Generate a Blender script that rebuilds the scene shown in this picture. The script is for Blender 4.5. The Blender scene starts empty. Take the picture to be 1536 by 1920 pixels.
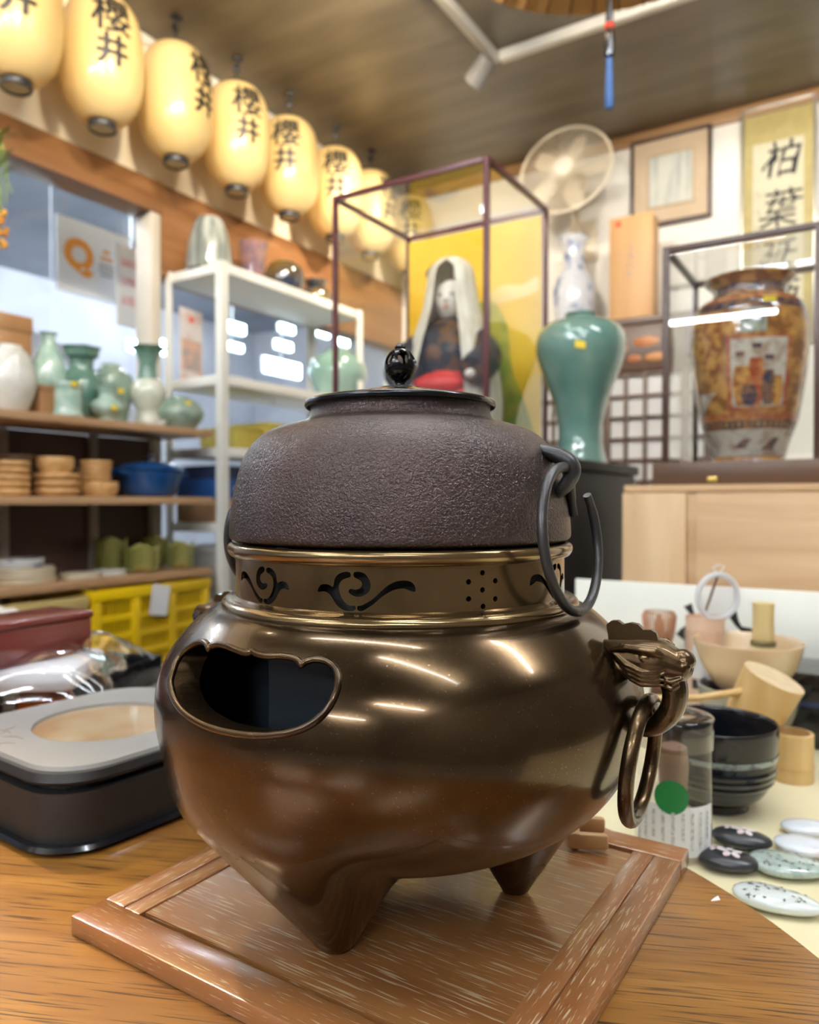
import bpy, bmesh, math, random
from math import sin, cos, pi, radians, sqrt, atan, atan2
from mathutils import Vector, Matrix, geometry
random.seed(7)
SC = bpy.context.scene
COL = SC.collection

# ------------------------------------------------------------------ camera
CZ = 0.97                      # lens height above the floor
FPX = 1420.0                   # focal length in pixels of the 1536 x 1920 frame
PITCH = -atan(20 / FPX)
cam_d = bpy.data.cameras.new('camera')
cam = bpy.data.objects.new('camera', cam_d)
COL.objects.link(cam)
cam.location = (0, 0, CZ)
cam.rotation_euler = (pi / 2 + PITCH, 0, 0)
cam_d.sensor_fit = 'VERTICAL'
cam_d.sensor_height = 36
cam_d.lens = FPX / 1920 * 36
cam_d.clip_start = 0.02
cam_d.clip_end = 60
cam_d.dof.use_dof = True
cam_d.dof.focus_distance = 0.40
cam_d.dof.aperture_fstop = 7.5
SC.camera = cam

# ------------------------------------------------------------------ world and exposure
w = bpy.data.worlds.new('world')
SC.world = w
w.use_nodes = True
w.node_tree.nodes['Background'].inputs[0].default_value = (0.80, 0.86, 1.0, 1)
w.node_tree.nodes['Background'].inputs[1].default_value = 0.6
vs = SC.view_settings
vs.view_transform = 'Standard'
vs.look = 'None'
vs.exposure = 0.92
vs.gamma = 1.0
vs.use_curve_mapping = False
SC.cycles.caustics_reflective = False
SC.cycles.caustics_refractive = False
SC.cycles.max_bounces = 6
SC.cycles.diffuse_bounces = 3
SC.cycles.glossy_bounces = 4
SC.cycles.use_adaptive_sampling = True
SC.cycles.adaptive_threshold = 0.10
SC.cycles.transparent_max_bounces = 16
SC.cycles.sample_clamp_indirect = 6.0

# ------------------------------------------------------------------ room frame
# RC(t, s, z): t = metres right of the lantern wall, s = metres in front of the back wall
ANG = radians(32)
U = Vector((sin(ANG), cos(ANG), 0))       # along the lantern wall, away from the camera
V = Vector((cos(ANG), -sin(ANG), 0))      # along the back wall, to the right
RCORNER = Vector((-0.064, 4.36, 0))
CEIL = CZ + 1.75
RZ = -ANG                                  # z rotation of things square with the room

def RC(t, s, z=0.0):
    p = RCORNER + V * t - U * s
    return Vector((p.x, p.y, z))

EYE = Vector((0, 0, CZ))
_fw = Vector((0, cos(PITCH), sin(PITCH)))
_up = Vector((0, -sin(PITCH), cos(PITCH)))
def ray(px, py):
    return _fw + Vector((1, 0, 0)) * ((px - 768) / FPX) + _up * ((960 - py) / FPX)
def at_z(px, py, z):
    d = ray(px, py); return EYE + d * ((z - CZ) / d.z)
def at_y(px, py, y):
    d = ray(px, py); return EYE + d * (y / d.y)
def at_plane(px, py, p0, n):
    d = ray(px, py); return EYE + d * ((p0 - EYE).dot(n) / d.dot(n))
def at_t(px, py, t):
    return at_plane(px, py, RC(t, 0), V)
def at_s(px, py, s):
    return at_plane(px, py, RC(0, s), U)
def ts(p):
    q = Vector((p.x, p.y, 0)) - RCORNER
    return q.dot(V), -q.dot(U)

# ------------------------------------------------------------------ materials
def _new(name):
    m = bpy.data.materials.new(name); m.use_nodes = True
    nt = m.node_tree
    return m, nt, nt.nodes['Principled BSDF'], nt.nodes, nt.links
def c4(c): return (c[0], c[1], c[2], 1.0)
def srgb(r, g, b):
    f = lambda v: (v / 255 / 12.92) if v / 255 <= 0.04045 else ((v / 255 + 0.055) / 1.055) ** 2.4
    return (f(r), f(g), f(b))

def M(name, col, rough=0.5, metal=0.0, col2=None, vscale=8.0, stretch=(1, 1, 1), lo=0.4, hi=0.6, bump=0.0, bscale=60.0,
      coat=0.0, spec=0.5, transl=0.0, detail=3.0, bstretch=(1, 1, 1), rvar=0.0):
    m, nt, P, N, L = _new(name)
    P.inputs['Base Color'].default_value = c4(col)
    P.inputs['Roughness'].default_value = rough
    P.inputs['Metallic'].default_value = metal
    P.inputs['Coat Weight'].default_value = coat
    P.inputs['Coat Roughness'].default_value = 0.08
    P.inputs['Specular IOR Level'].default_value = spec
    tc = N.new('ShaderNodeTexCoord')
    if col2 is not None or rvar:
        mp = N.new('ShaderNodeMapping'); mp.inputs['Scale'].default_value = stretch
        nz = N.new('ShaderNodeTexNoise'); nz.inputs['Scale'].default_value = vscale; nz.inputs['Detail'].default_value = detail
        L.new(tc.outputs['Object'], mp.inputs[0]); L.new(mp.outputs[0], nz.inputs['Vector'])
        if col2 is not None:
            rp = N.new('ShaderNodeValToRGB')
            rp.color_ramp.elements[0].position = lo; rp.color_ramp.elements[0].color = c4(col)
            rp.color_ramp.elements[1].position = hi; rp.color_ramp.elements[1].color = c4(col2)
            L.new(nz.outputs['Fac'], rp.inputs[0]); L.new(rp.outputs[0], P.inputs['Base Color'])
        if rvar:
            mr = N.new('ShaderNodeMapRange')
            mr.inputs[1].default_value = 0.3; mr.inputs[2].default_value = 0.7
            mr.inputs[3].default_value = max(0.02, rough - rvar); mr.inputs[4].default_value = rough + rvar
            L.new(nz.outputs['Fac'], mr.inputs[0]); L.new(mr.outputs[0], P.inputs['Roughness'])
    if bump:
        mp2 = N.new('ShaderNodeMapping'); mp2.inputs['Scale'].default_value = bstretch
        n2 = N.new('ShaderNodeTexNoise'); n2.inputs['Scale'].default_value = bscale; n2.inputs['Detail'].default_value = 4
        bp = N.new('ShaderNodeBump'); bp.inputs['Strength'].default_value = bump; bp.inputs['Distance'].default_value = 0.002
        L.new(tc.outputs['Object'], mp2.inputs[0]); L.new(mp2.outputs[0], n2.inputs['Vector'])
        L.new(n2.outputs['Fac'], bp.inputs['Height']); L.new(bp.outputs[0], P.inputs['Normal'])
    if transl:
        out = N['Material Output']; mx = N.new('ShaderNodeMixShader'); tr = N.new('ShaderNodeBsdfTranslucent')
        tr.inputs[0].default_value = c4(col); mx.inputs[0].default_value = transl
        L.new(P.outputs[0], mx.inputs[1]); L.new(tr.outputs[0], mx.inputs[2]); L.new(mx.outputs[0], out.inputs[0])
    return m

def EM(name, col, strength):
    m, nt, P, N, L = _new(name)
    P.inputs['Base Color'].default_value = c4(col)
    P.inputs['Emission Color'].default_value = c4(col)
    P.inputs['Emission Strength'].default_value = strength
    return m

def GLASS(name, tint=(1, 1, 1), rough=0.0, ior=1.45, gain=1.0):
    # thin pane: clear transmission plus a Fresnel mirror
    m, nt, P, N, L = _new(name)
    out = N['Material Output']; N.remove(P)
    t = N.new('ShaderNodeBsdfTransparent'); t.inputs[0].default_value = c4(tint)
    g = N.new('ShaderNodeBsdfGlossy'); g.inputs['Roughness'].default_value = rough
    f = N.new('ShaderNodeFresnel'); f.inputs[0].default_value = ior
    ml = N.new('ShaderNodeMath'); ml.operation = 'MULTIPLY'; ml.inputs[1].default_value = gain; ml.use_clamp = True
    mx = N.new('ShaderNodeMixShader')
    # reflect on the outer face only: inside the thin sheet the ray is not bent, so the back face stays clear
    ge = N.new('ShaderNodeNewGeometry'); iv = N.new('ShaderNodeMath'); iv.operation = 'SUBTRACT'; iv.inputs[0].default_value = 1.0
    L.new(ge.outputs['Backfacing'], iv.inputs[1])
    m2 = N.new('ShaderNodeMath'); m2.operation = 'MULTIPLY'
    L.new(f.outputs[0], ml.inputs[0]); L.new(ml.outputs[0], m2.inputs[0]); L.new(iv.outputs[0], m2.inputs[1]); L.new(m2.outputs[0], mx.inputs[0])
    L.new(t.outputs[0], mx.inputs[1]); L.new(g.outputs[0], mx.inputs[2]); L.new(mx.outputs[0], out.inputs[0])
    return m

def WOOD(name, c1, c2, axis=0, scale=18.0, ratio=14.0, rough=0.4, coat=0.0, pore=None, pscale=70.0, plo=0.56, phi=0.62, pratio=30.0, bump=0.0, wear=None, wscale=3.0):
    """grain runs along the object's own axis 0/1/2"""
    m, nt, P, N, L = _new(name)
    P.inputs['Roughness'].default_value = rough
    P.inputs['Coat Weight'].default_value = coat; P.inputs['Coat Roughness'].default_value = 0.18; P.inputs['Coat IOR'].default_value = 1.85
    tc = N.new('ShaderNodeTexCoord')
    def noise(sc, r, det, dist=0.0):
        mp = N.new('ShaderNodeMapping'); s = [1, 1, 1]; s[axis] = 1.0 / r; mp.inputs['Scale'].default_value = s
        nz = N.new('ShaderNodeTexNoise'); nz.inputs['Scale'].default_value = sc; nz.inputs['Detail'].default_value = det
        nz.inputs['Distortion'].default_value = dist
        L.new(tc.outputs['Object'], mp.inputs[0]); L.new(mp.outputs[0], nz.inputs['Vector']); return nz
    a = noise(scale, ratio, 5, 0.6)
    rp = N.new('ShaderNodeValToRGB')
    rp.color_ramp.elements[0].position = 0.34; rp.color_ramp.elements[0].color = c4(c1)
    rp.color_ramp.elements[1].position = 0.66; rp.color_ramp.elements[1].color = c4(c2)
    L.new(a.outputs['Fac'], rp.inputs[0]); last = rp.outputs[0]
    if wear is not None:
        b = N.new('ShaderNodeTexNoise'); b.inputs['Scale'].default_value = wscale; L.new(tc.outputs['Object'], b.inputs['Vector'])
        r3 = N.new('ShaderNodeValToRGB'); r3.color_ramp.elements[0].position = 0.42; r3.color_ramp.elements[1].position = 0.68
        mx = N.new('ShaderNodeMix'); mx.data_type = 'RGBA'; mx.inputs[7].default_value = c4(wear)
        L.new(b.outputs['Fac'], r3.inputs[0]); L.new(r3.outputs[0], mx.inputs[0]); L.new(last, mx.inputs[6]); last = mx.outputs[2]
    if pore is not None:
        p = noise(pscale, pratio, 2, 0.15)
        r2 = N.new('ShaderNodeValToRGB')
        r2.color_ramp.elements[0].position = plo; r2.color_ramp.elements[0].color = (0, 0, 0, 1)
        r2.color_ramp.elements[1].position = phi; r2.color_ramp.elements[1].color = (1, 1, 1, 1)
        mx = N.new('ShaderNodeMix'); mx.data_type = 'RGBA'; mx.inputs[7].default_value = c4(pore)
        L.new(p.outputs['Fac'], r2.inputs[0]); L.new(r2.outputs[0], mx.inputs[0]); L.new(last, mx.inputs[6]); last = mx.outputs[2]
    L.new(last, P.inputs['Base Color'])
    if bump:
        bp = N.new('ShaderNodeBump'); bp.inputs['Strength'].default_value = bump; bp.inputs['Distance'].default_value = 0.0006
        L.new(a.outputs['Fac'], bp.inputs['Height']); L.new(bp.outputs[0], P.inputs['Normal'])
    return m

# ------------------------------------------------------------------ mesh building
class MB:
    def __init__(self): self.v = []; self.f = []
    def add(self, vs_, fs_, mat=None):
        b = len(self.v)
        self.v += [tuple(mat @ Vector(p)) if mat is not None else tuple(p) for p in vs_]
        self.f += [tuple(i + b for i in f) for f in fs_]
        return self
    def box(self, c, s, bev=0.0, mat=None):
        hx, hy, hz = s[0] / 2, s[1] / 2, s[2] / 2
        b = min(bev, hx * 0.98, hy * 0.98, hz * 0.98)
        if b <= 0:
            vs_ = [(c[0] + x * hx, c[1] + y * hy, c[2] + z * hz) for x in (-1, 1) for y in (-1, 1) for z in (-1, 1)]
            fs_ = [(0, 1, 3, 2), (4, 6, 7, 5), (0, 4, 5, 1), (2, 3, 7, 6), (0, 2, 6, 4), (1, 5, 7, 3)]
            return self.add(vs_, fs_, mat)
        bm = bmesh.new(); bmesh.ops.create_cube(bm, size=1.0)
        for q in bm.verts: q.co = (q.co.x * 2 * hx, q.co.y * 2 * hy, q.co.z * 2 * hz)
        bmesh.ops.bevel(bm, geom=bm.edges[:], offset=b, segments=2, profile=0.5, affect='EDGES')
        bm.verts.index_update()
        vs_ = [(q.co.x + c[0], q.co.y + c[1], q.co.z + c[2]) for q in bm.verts]
        fs_ = [tuple(q.index for q in f.verts) for f in bm.faces]
        bm.free(); return self.add(vs_, fs_, mat)
    def lathe(self, prof, seg=40, mat=None, rip=None, close=False):
        n = len(prof); vs_ = []; fs_ = []
        for i, (r, z) in enumerate(prof):
            for k in range(seg):
                a = 2 * pi * k / seg; rr = r * (rip(a, i / (n - 1)) if rip else 1.0)
                vs_.append((rr * cos(a), rr * sin(a), z))
        for i in range(n - 1):
            for k in range(seg):
                k2 = (k + 1) % seg
                fs_.append((i * seg + k, i * seg + k2, (i + 1) * seg + k2, (i + 1) * seg + k))
        if not close:
            if prof[0][0] > 1e-5: fs_.append(tuple(reversed(range(seg))))
            if prof[-1][0] > 1e-5: fs_.append(tuple(range((n - 1) * seg, n * seg)))
        return self.add(vs_, fs_, mat)
    def tube(self, path, r, seg=10, closed=False, mat=None, flat=None, caps=True):
        """r: number or list; flat: list of (in-plane scale, lateral scale) per point"""
        P_ = [Vector(p) for p in path]; n = len(P_); vs_ = []; fs_ = []
        rr = r if isinstance(r, (list, tuple)) else [r] * n
        T = []
        for i in range(n):
            a = P_[(i - 1) % n] if (closed or i > 0) else P_[i]
            b = P_[(i + 1) % n] if (closed or i < n - 1) else P_[i]
            T.append((b - a).normalized())
        up = Vector((0, 0, 1)) if abs(T[0].z) < 0.9 else Vector((0, 1, 0))
        nrm = T[0].cross(up).normalized()
        for i in range(n):
            nrm = (nrm - T[i] * nrm.dot(T[i])).normalized(); bn = T[i].cross(nrm)
            for k in range(seg):
                a = 2 * pi * k / seg
                vs_.append(P_[i] + (nrm * cos(a) + bn * sin(a)) * rr[i])
        m = n if closed else n - 1
        for i in range(m):
            j = (i + 1) % n
            for k in range(seg):
                k2 = (k + 1) % seg
                fs_.append((i * seg + k, i * seg + k2, j * seg + k2, j * seg + k))
        if not closed and caps:
            fs_.append(tuple(reversed(range(seg)))); fs_.append(tuple(range((n - 1) * seg, n * seg)))
        return self.add(vs_, fs_, mat)
    def prism(self, poly, h0, h1, mat=None):
        """polygon in xy, extruded along z"""
        n = len(poly)
        vs_ = [(p[0], p[1], h0) for p in poly] + [(p[0], p[1], h1) for p in poly]
        fs_ = [tuple(reversed(range(n))), tuple(range(n, 2 * n))] + [(i, (i + 1) % n, n + (i + 1) % n, n + i) for i in range(n)]
        return self.add(vs_, fs_, mat)
    def ball(self, c, r, seg=16, rings=10, mat=None):
        rx, ry, rz = (r, r, r) if not isinstance(r, (tuple, list)) else r
        vs_ = []; fs_ = []
        for i in range(rings + 1):
            ph = -pi / 2 + pi * i / rings
            for k in range(seg):
                a = 2 * pi * k / seg
                vs_.append((c[0] + rx * cos(ph) * cos(a), c[1] + ry * cos(ph) * sin(a), c[2] + rz * sin(ph)))
        for i in range(rings):
            for k in range(seg):
                k2 = (k + 1) % seg
                fs_.append((i * seg + k, i * seg + k2, (i + 1) * seg + k2, (i + 1) * seg + k))
        return self.add(vs_, fs_, mat)
    def mesh(self, name, mat, smooth=38, weld=True):
        me = bpy.data.meshes.new(name)
        me.from_pydata([tuple(p) for p in self.v], [], self.f)
        if weld:
            bm = bmesh.new(); bm.from_mesh(me)
            bmesh.ops.remove_doubles(bm, verts=bm.verts, dist=1e-6)
            bmesh.ops.dissolve_degenerate(bm, dist=1e-7, edges=bm.edges)
            bmesh.ops.recalc_face_normals(bm, faces=bm.faces)
            bm.to_mesh(me); bm.free()
        if smooth:
            me.polygons.foreach_set('use_smooth', [True] * len(me.polygons))
            me.set_sharp_from_angle(angle=radians(smooth))
        me.materials.append(mat); me.update()
        return me

def link(o, parent=None):
    COL.objects.link(o)
    if parent is not None: o.parent = parent
    return o
def tag(o, label, cat, group=None):
    o['label'] = label; o['category'] = cat
    if group: o['group'] = group
    return o
def thing(name, label, cat, loc=(0, 0, 0), rz=0.0, group=None):
    o = bpy.data.objects.new(name, None); o.empty_display_size = 0.02
    link(o); o.location = loc; o.rotation_euler = (0, 0, rz)
    return tag(o, label, cat, group)
def part(name, mb, mat, parent, loc=(0, 0, 0), rot=(0, 0, 0), smooth=38, weld=True):
    me = mb if isinstance(mb, bpy.types.Mesh) else mb.mesh(name, mat, smooth, weld)
    o = bpy.data.objects.new(name, me); link(o, parent)
    o.location = loc; o.rotation_euler = rot
    return o
def solo(name, mb, mat, label, cat, loc=(0, 0, 0), rz=0.0, group=None, smooth=38):
    o = part(name, mb, mat, None, loc, (0, 0, rz), smooth)
    return tag(o, label, cat, group)
def struct(name, mb, mat, loc=(0, 0, 0), rz=0.0, smooth=38, parent=None):
    o = part(name, mb, mat, parent, loc, (0, 0, rz), smooth)
    if parent is None: o['kind'] = 'structure'
    return o
def copy_tree(o, parent=None):
    c = o.copy(); link(c, parent)
    for ch in list(o.children): copy_tree(ch, c)
    return c

def crom(pts, n=6, closed=False):
    """Catmull-Rom through points of any dimension"""
    P_ = [Vector(p) for p in pts]; N_ = len(P_); out = []
    m = N_ if closed else N_ - 1
    for i in range(m):
        p1, p2 = P_[i], P_[(i + 1) % N_]
        p0 = P_[(i - 1) % N_] if (closed or i > 0) else p1 * 2 - p2
        p3 = P_[(i + 2) % N_] if (closed or i < N_ - 2) else p2 * 2 - p1
        for k in range(n):
            t = k / n
            out.append(0.5 * ((2 * p1) + (p2 - p0) * t + (2 * p0 - 5 * p1 + 4 * p2 - p3) * t * t + (3 * p1 - p0 - 3 * p2 + p3) * t ** 3))
    if not closed: out.append(P_[-1])
    return out
def prof(pts, n=5):
    return [(max(0.0, p.x), p.y) for p in crom([Vector((a, b)) for a, b in pts], n)]
def rrect(w_, h_, r, n=6):
    out = []
    for cx, cy, a0 in ((w_ / 2 - r, h_ / 2 - r, 0), (-w_ / 2 + r, h_ / 2 - r, 90), (-w_ / 2 + r, -h_ / 2 + r, 180), (w_ / 2 - r, -h_ / 2 + r, 270)):
        for k in range(n + 1):
            a = radians(a0 + 90 * k / n); out.append((cx + r * cos(a), cy + r * sin(a)))
    return out
def evaluated(o):
    dg = bpy.context.evaluated_depsgraph_get(); dg.update()
    return bpy.data.meshes.new_from_object(o.evaluated_get(dg))
def brush_marks(seed, w_, h_, n=7, fat=0.08):
    """illegible hand: n tapered strokes inside a w_ x h_ box, centred, in 2-D"""
    rg = random.Random(seed); vs_ = []; fs_ = []
    for k in range(n):
        x, y = rg.uniform(-.45, .45) * w_, (0.45 - 0.9 * (k + 0.5) / n) * h_
        a = rg.choice((0.1, -0.25, -1.3, -2.1, -0.9)) + rg.uniform(-.25, .25); l = rg.uniform(.28, .6) * w_
        p0, p1, p2 = Vector((x - cos(a) * l / 2, y - sin(a) * l / 2)), Vector((x + rg.uniform(-.1, .1) * w_, y)), Vector((x + cos(a) * l / 2, y + sin(a) * l / 2))
        c = crom([p0, p1, p2], 4); b_ = len(vs_)
        for i, p in enumerate(c):
            d = (c[min(i + 1, len(c) - 1)] - c[max(i - 1, 0)]).normalized(); t_ = fat * w_ * (1 - 0.75 * i / (len(c) - 1))
            vs_ += [(p.x - d.y * t_, p.y + d.x * t_), (p.x + d.y * t_, p.y - d.x * t_)]
        fs_ += [(b_ + 2 * i, b_ + 2 * i + 1, b_ + 2 * i + 3, b_ + 2 * i + 2) for i in range(len(c) - 1)]
    return vs_, fs_
_glyphs = {}
def glyph(ch, bold=0.0, shear=0.0, extrude=0.0):
    """flat mesh of one character: (verts 2-D centred, unit height; faces)"""
    key = (ch, bold, shear)
    if key not in _glyphs:
        cu = bpy.data.curves.new('glyph', 'FONT'); cu.body = ch; cu.offset = bold; cu.shear = shear; cu.resolution_u = 3
        ob = bpy.data.objects.new('glyph', cu); COL.objects.link(ob)
        me = evaluated(ob)
        vs_ = [(p.co.x, p.co.y) for p in me.vertices]; fs_ = [tuple(f.vertices) for f in me.polygons]
        bpy.data.objects.remove(ob); bpy.data.curves.remove(cu); bpy.data.meshes.remove(me)
        xs = [p[0] for p in vs_]; ys = [p[1] for p in vs_]
        cx, cy = (min(xs) + max(xs)) / 2, (min(ys) + max(ys)) / 2; s = 1.0 / max(max(ys) - min(ys), 1e-6)
        _glyphs[key] = ([((x - cx) * s, (y - cy) * s) for x, y in vs_], fs_)
    return _glyphs[key]
# ------------------------------------------------------------------ materials of the room
m_wall = M('cream_wall', (0.86, 0.76, 0.57), 0.7, col2=(0.82, 0.71, 0.52), vscale=2.0)
m_wall2 = M('white_wall', (0.86, 0.82, 0.74), 0.7, col2=(0.82, 0.78, 0.70), vscale=2.0)
m_ceil = M('dark_ceiling_sheet', (0.125, 0.098, 0.062), 0.36, col2=(0.235, 0.187, 0.122), vscale=3.0, stretch=(0.6, 3.0, 1), lo=0.3, hi=0.75, bump=0.35, bscale=9.0, detail=6)
m_floor = M('grey_floor', (0.30, 0.29, 0.28), 0.5, col2=(0.36, 0.35, 0.33), vscale=5.0)
m_beam = WOOD('brown_lintel', (0.20, 0.085, 0.03), (0.30, 0.14, 0.055), axis=1, scale=14, rough=0.35)
m_trimw = M('off_white_post', (0.80, 0.76, 0.68), 0.4, col2=(0.76, 0.72, 0.64), vscale=4)
m_trimb = WOOD('brown_trim', (0.30, 0.16, 0.07), (0.42, 0.24, 0.11), axis=0, scale=14, rough=0.4)
m_pane = GLASS('window_glass', (0.93, 0.95, 0.97), 0.0, 1.45, 1.2)
m_hallceil = M('hall_ceiling', (0.30, 0.33, 0.38), 0.6, col2=(0.36, 0.39, 0.44), vscale=2)
m_hallwall = M('hall_wall', (0.72, 0.74, 0.78), 0.6, col2=(0.58, 0.60, 0.66), vscale=1.5)
m_white = M('white_plastic', (0.82, 0.82, 0.82), 0.4, col2=(0.78, 0.78, 0.78), vscale=5)
m_black = M('black_metal', (0.015, 0.015, 0.017), 0.4, col2=(0.03, 0.03, 0.032), vscale=20)

SMAX = 9.2; TMAX = 4.6
rm = RCORNER
# floor and ceiling run through to the hall beyond the window
struct('floor', MB().box(((TMAX - 4.5) / 2, -SMAX / 2 + 1.75, -0.025), (TMAX + 4.5, SMAX + 3.9, 0.05)), m_floor, rm, RZ)
struct('ceiling', MB().box((TMAX / 2, -SMAX / 2, CEIL + 0.03), (TMAX + 0.1, SMAX + 0.1, 0.06)), m_ceil, rm, RZ)
# lantern wall: upper cream wall, brown lintel, off-white post, window, low wall under it
ZL = CZ + 1.208
struct('wall_left', MB().box((-0.05, -SMAX / 2, (ZL + CEIL) / 2), (0.10, SMAX, CEIL - ZL)), m_wall, rm, RZ)
struct('trim_1', MB().box((-0.02, -1.712 - (SMAX - 1.712) / 2, ZL - 0.06), (0.12, SMAX - 1.712, 0.12), 0.004), m_beam, rm, RZ)
struct('trim_2', MB().box((-0.025, -0.855, ZL - 0.1725), (0.11, 1.71, 0.345), 0.004), m_beam, rm, RZ)
struct('trim_3', MB().box((-0.01, -1.738, (0.76 + ZL - 0.12) / 2 + 0.001), (0.09, 0.046, ZL - 0.12 - 0.76 - 0.004), 0.004), M('cream_post', (0.56, 0.51, 0.43), 0.45, col2=(0.52, 0.47, 0.39), vscale=5), rm, RZ)
struct('wall_left_low', MB().box((-0.05, -SMAX / 2, 0.38), (0.10, SMAX, 0.759)), M('brown_low_wall', (0.13, 0.07, 0.045), 0.6, col2=(0.17, 0.09, 0.055), vscale=4), rm, RZ)
struct('window_1', MB().box((-0.06, -1.765 - (SMAX - 1.765) / 2, (0.77 + ZL - 0.12) / 2), (0.006, SMAX - 1.765, ZL - 0.12 - 0.77 - 0.01)), m_pane, rm, RZ)
struct('window_2', MB().box((-0.06, -0.855, (0.77 + ZL - 0.35) / 2), (0.006, 1.70, ZL - 0.35 - 0.77 - 0.01)), m_pane, rm, RZ)
struct('trim_4', MB().box((0.008, -SMAX / 2, CEIL - 0.02), (0.016, SMAX, 0.036), 0.003), m_trimw, rm, RZ)
# back wall
struct('wall_back', MB().box((TMAX / 2 - 0.05, 0.05, CEIL / 2), (TMAX + 0.1, 0.10, CEIL)), m_wall2, rm, RZ)
struct('trim_5', MB().box((TMAX / 2, -0.012, CEIL - 0.03), (TMAX, 0.024, 0.056), 0.003), m_trimb, rm, RZ)
m_shopwall = M('shop_wall', (0.26, 0.21, 0.17), 0.6, col2=(0.20, 0.16, 0.13), vscale=1.5)
struct('wall_front', MB().box((TMAX / 2, -SMAX - 0.05, CEIL / 2), (TMAX + 0.2, 0.10, CEIL)), m_shopwall, rm, RZ)
struct('wall_right', MB().box((TMAX + 0.05, -SMAX / 2, CEIL / 2), (0.10, SMAX, CEIL)), m_shopwall, rm, RZ)
# hall beyond the window
struct('ceiling_hall', MB().box((-2.35, -SMAX / 2 + 1.75, CEIL + 0.43), (4.5, SMAX + 3.9, 0.06)), m_hallceil, rm, RZ)
struct('wall_hall', MB().box((-4.55, -SMAX / 2 + 1.75, (CEIL + 0.4) / 2), (0.10, SMAX + 3.9, CEIL + 0.4)), m_hallwall, rm, RZ)
struct('wall_hall_end', MB().box((-2.30, 3.60, (CEIL + 0.4) / 2), (4.4, 0.10, CEIL + 0.4)), m_hallwall, rm, RZ)

# ------------------------------------------------------------------ fluorescent fittings of the shop ceiling
m_fit = M('fitting_white', (0.8, 0.8, 0.8), 0.4, col2=(0.76, 0.76, 0.76), vscale=6)
m_tube_far = EM('cool_tube_far', (0.90, 0.95, 1.0), 95.0)
m_tube = EM('cool_tube', (0.88, 0.95, 1.0), 40.0)
def tube_fitting(t, s, z, length, label, along='t', parent_name='fluorescent_light', mat=None, group=None):
    p = RC(t, s, z)
    o = thing(parent_name, label, 'ceiling light', p, RZ if along == 't' else RZ + pi / 2, group)
    part('housing', MB().box((0, 0, 0.03), (length + 0.06, 0.09, 0.04), 0.004), m_fit, o)
    part('tube', MB().tube([(-length / 2, 0, -0.012), (length / 2, 0, -0.012)], 0.016, 10), mat or m_tube, o)
    for k in (-1, 1):
        part('lamp_holder', MB().box((k * (length / 2 + 0.008), 0, -0.003), (0.016, 0.03, 0.034), 0.002), m_fit, o)
    return o
for t, s, wh in ((1.0, 4.3, 'over the left end of the counter'), (1.28, 5.5, 'mirrored in the top of the wide glass case'), (2.7, 3.7, 'straight above the brazier'), (3.2, 2.5, 'over the right end of the counter'), (1.75, 3.25, 'above the hearth box'), (3.4, 5.2, 'behind the camera to the right'), (1.0, 7.6, 'mirrored across the painted jar'), (2.7, 7.0, 'far behind the camera'), (1.75, 2.3, 'added to brighten the steel shelf')):  # the last fitting is an addition, there to light the steel shelf
    tube_fitting(t, s, CEIL - 0.085, 1.15, 'white fluorescent ceiling light ' + wh, 't', mat=m_tube_far if s > 5 or t > 3.0 else None, group='fluorescent lights above the counter')
m_tube2 = EM('hall_fill_tube', (0.86, 0.93, 1.0), 130.0)
for t_, s_, wh in ((-1.3, 3.4, 'nearest the left edge of the picture'), (-2.6, 2.2, 'deep behind the orange Q sign'), (-1.4, 0.2, 'behind the steel shelf'), (-3.0, -1.2, 'at the far end of the hall')):  # fittings added only to brighten the hall
    tube_fitting(t_, s_, CEIL + 0.30, 1.2, 'added light brightening the hall beyond the window, ' + wh, 's', 'hall_fill_light', m_tube2, 'lights added to brighten the hall')
# ------------------------------------------------------------------ round table, board, bronze brazier, iron kettle
ZT = CZ - 0.267           # top of the oak table
ZB = CZ - 0.255           # top of the board
AX = Vector((-0.006, 0.500, 0))    # axis of brazier and kettle

m_table = WOOD('oak_table', (0.265, 0.108, 0.017), (0.385, 0.176, 0.034), axis=0, scale=90, ratio=22, rough=0.28, coat=0.65,
               pore=(0.060, 0.024, 0.008), pscale=520, plo=0.54, phi=0.68, pratio=30, bump=0.0, wear=(0.23, 0.090, 0.022), wscale=9)
m_tabside = WOOD('oak_table_edge', (0.22, 0.10, 0.03), (0.32, 0.16, 0.05), axis=0, scale=26, rough=0.35)
TGR = radians(-9)
t = thing('oak_table', 'worn oak table with a rounded edge under the bronze brazier', 'table', (0, 0, ZT), TGR)
def hull(c0, c1, r, n=40):
    (x0, y0), (x1, y1) = c0, c1
    a = atan2(y1 - y0, x1 - x0); out = []
    for k in range(n + 1):
        q = a - pi / 2 + pi * k / n; out.append((x1 + r * cos(q), y1 + r * sin(q)))
    for k in range(n + 1):
        q = a + pi / 2 + pi * k / n; out.append((x0 + r * cos(q), y0 + r * sin(q)))
    return out
TA, TB, TR = (-0.179, 0.358), (-0.86, 0.78), 0.43
_rt = lambda p: (p[0] * cos(-TGR) - p[1] * sin(-TGR), p[0] * sin(-TGR) + p[1] * cos(-TGR))
TA, TB = _rt(TA), _rt(TB)
outer = hull(TB, TA, TR, 64)
inner = hull(TB, TA, TR - 0.004, 64)
mb = MB(); n = len(outer)
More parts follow.
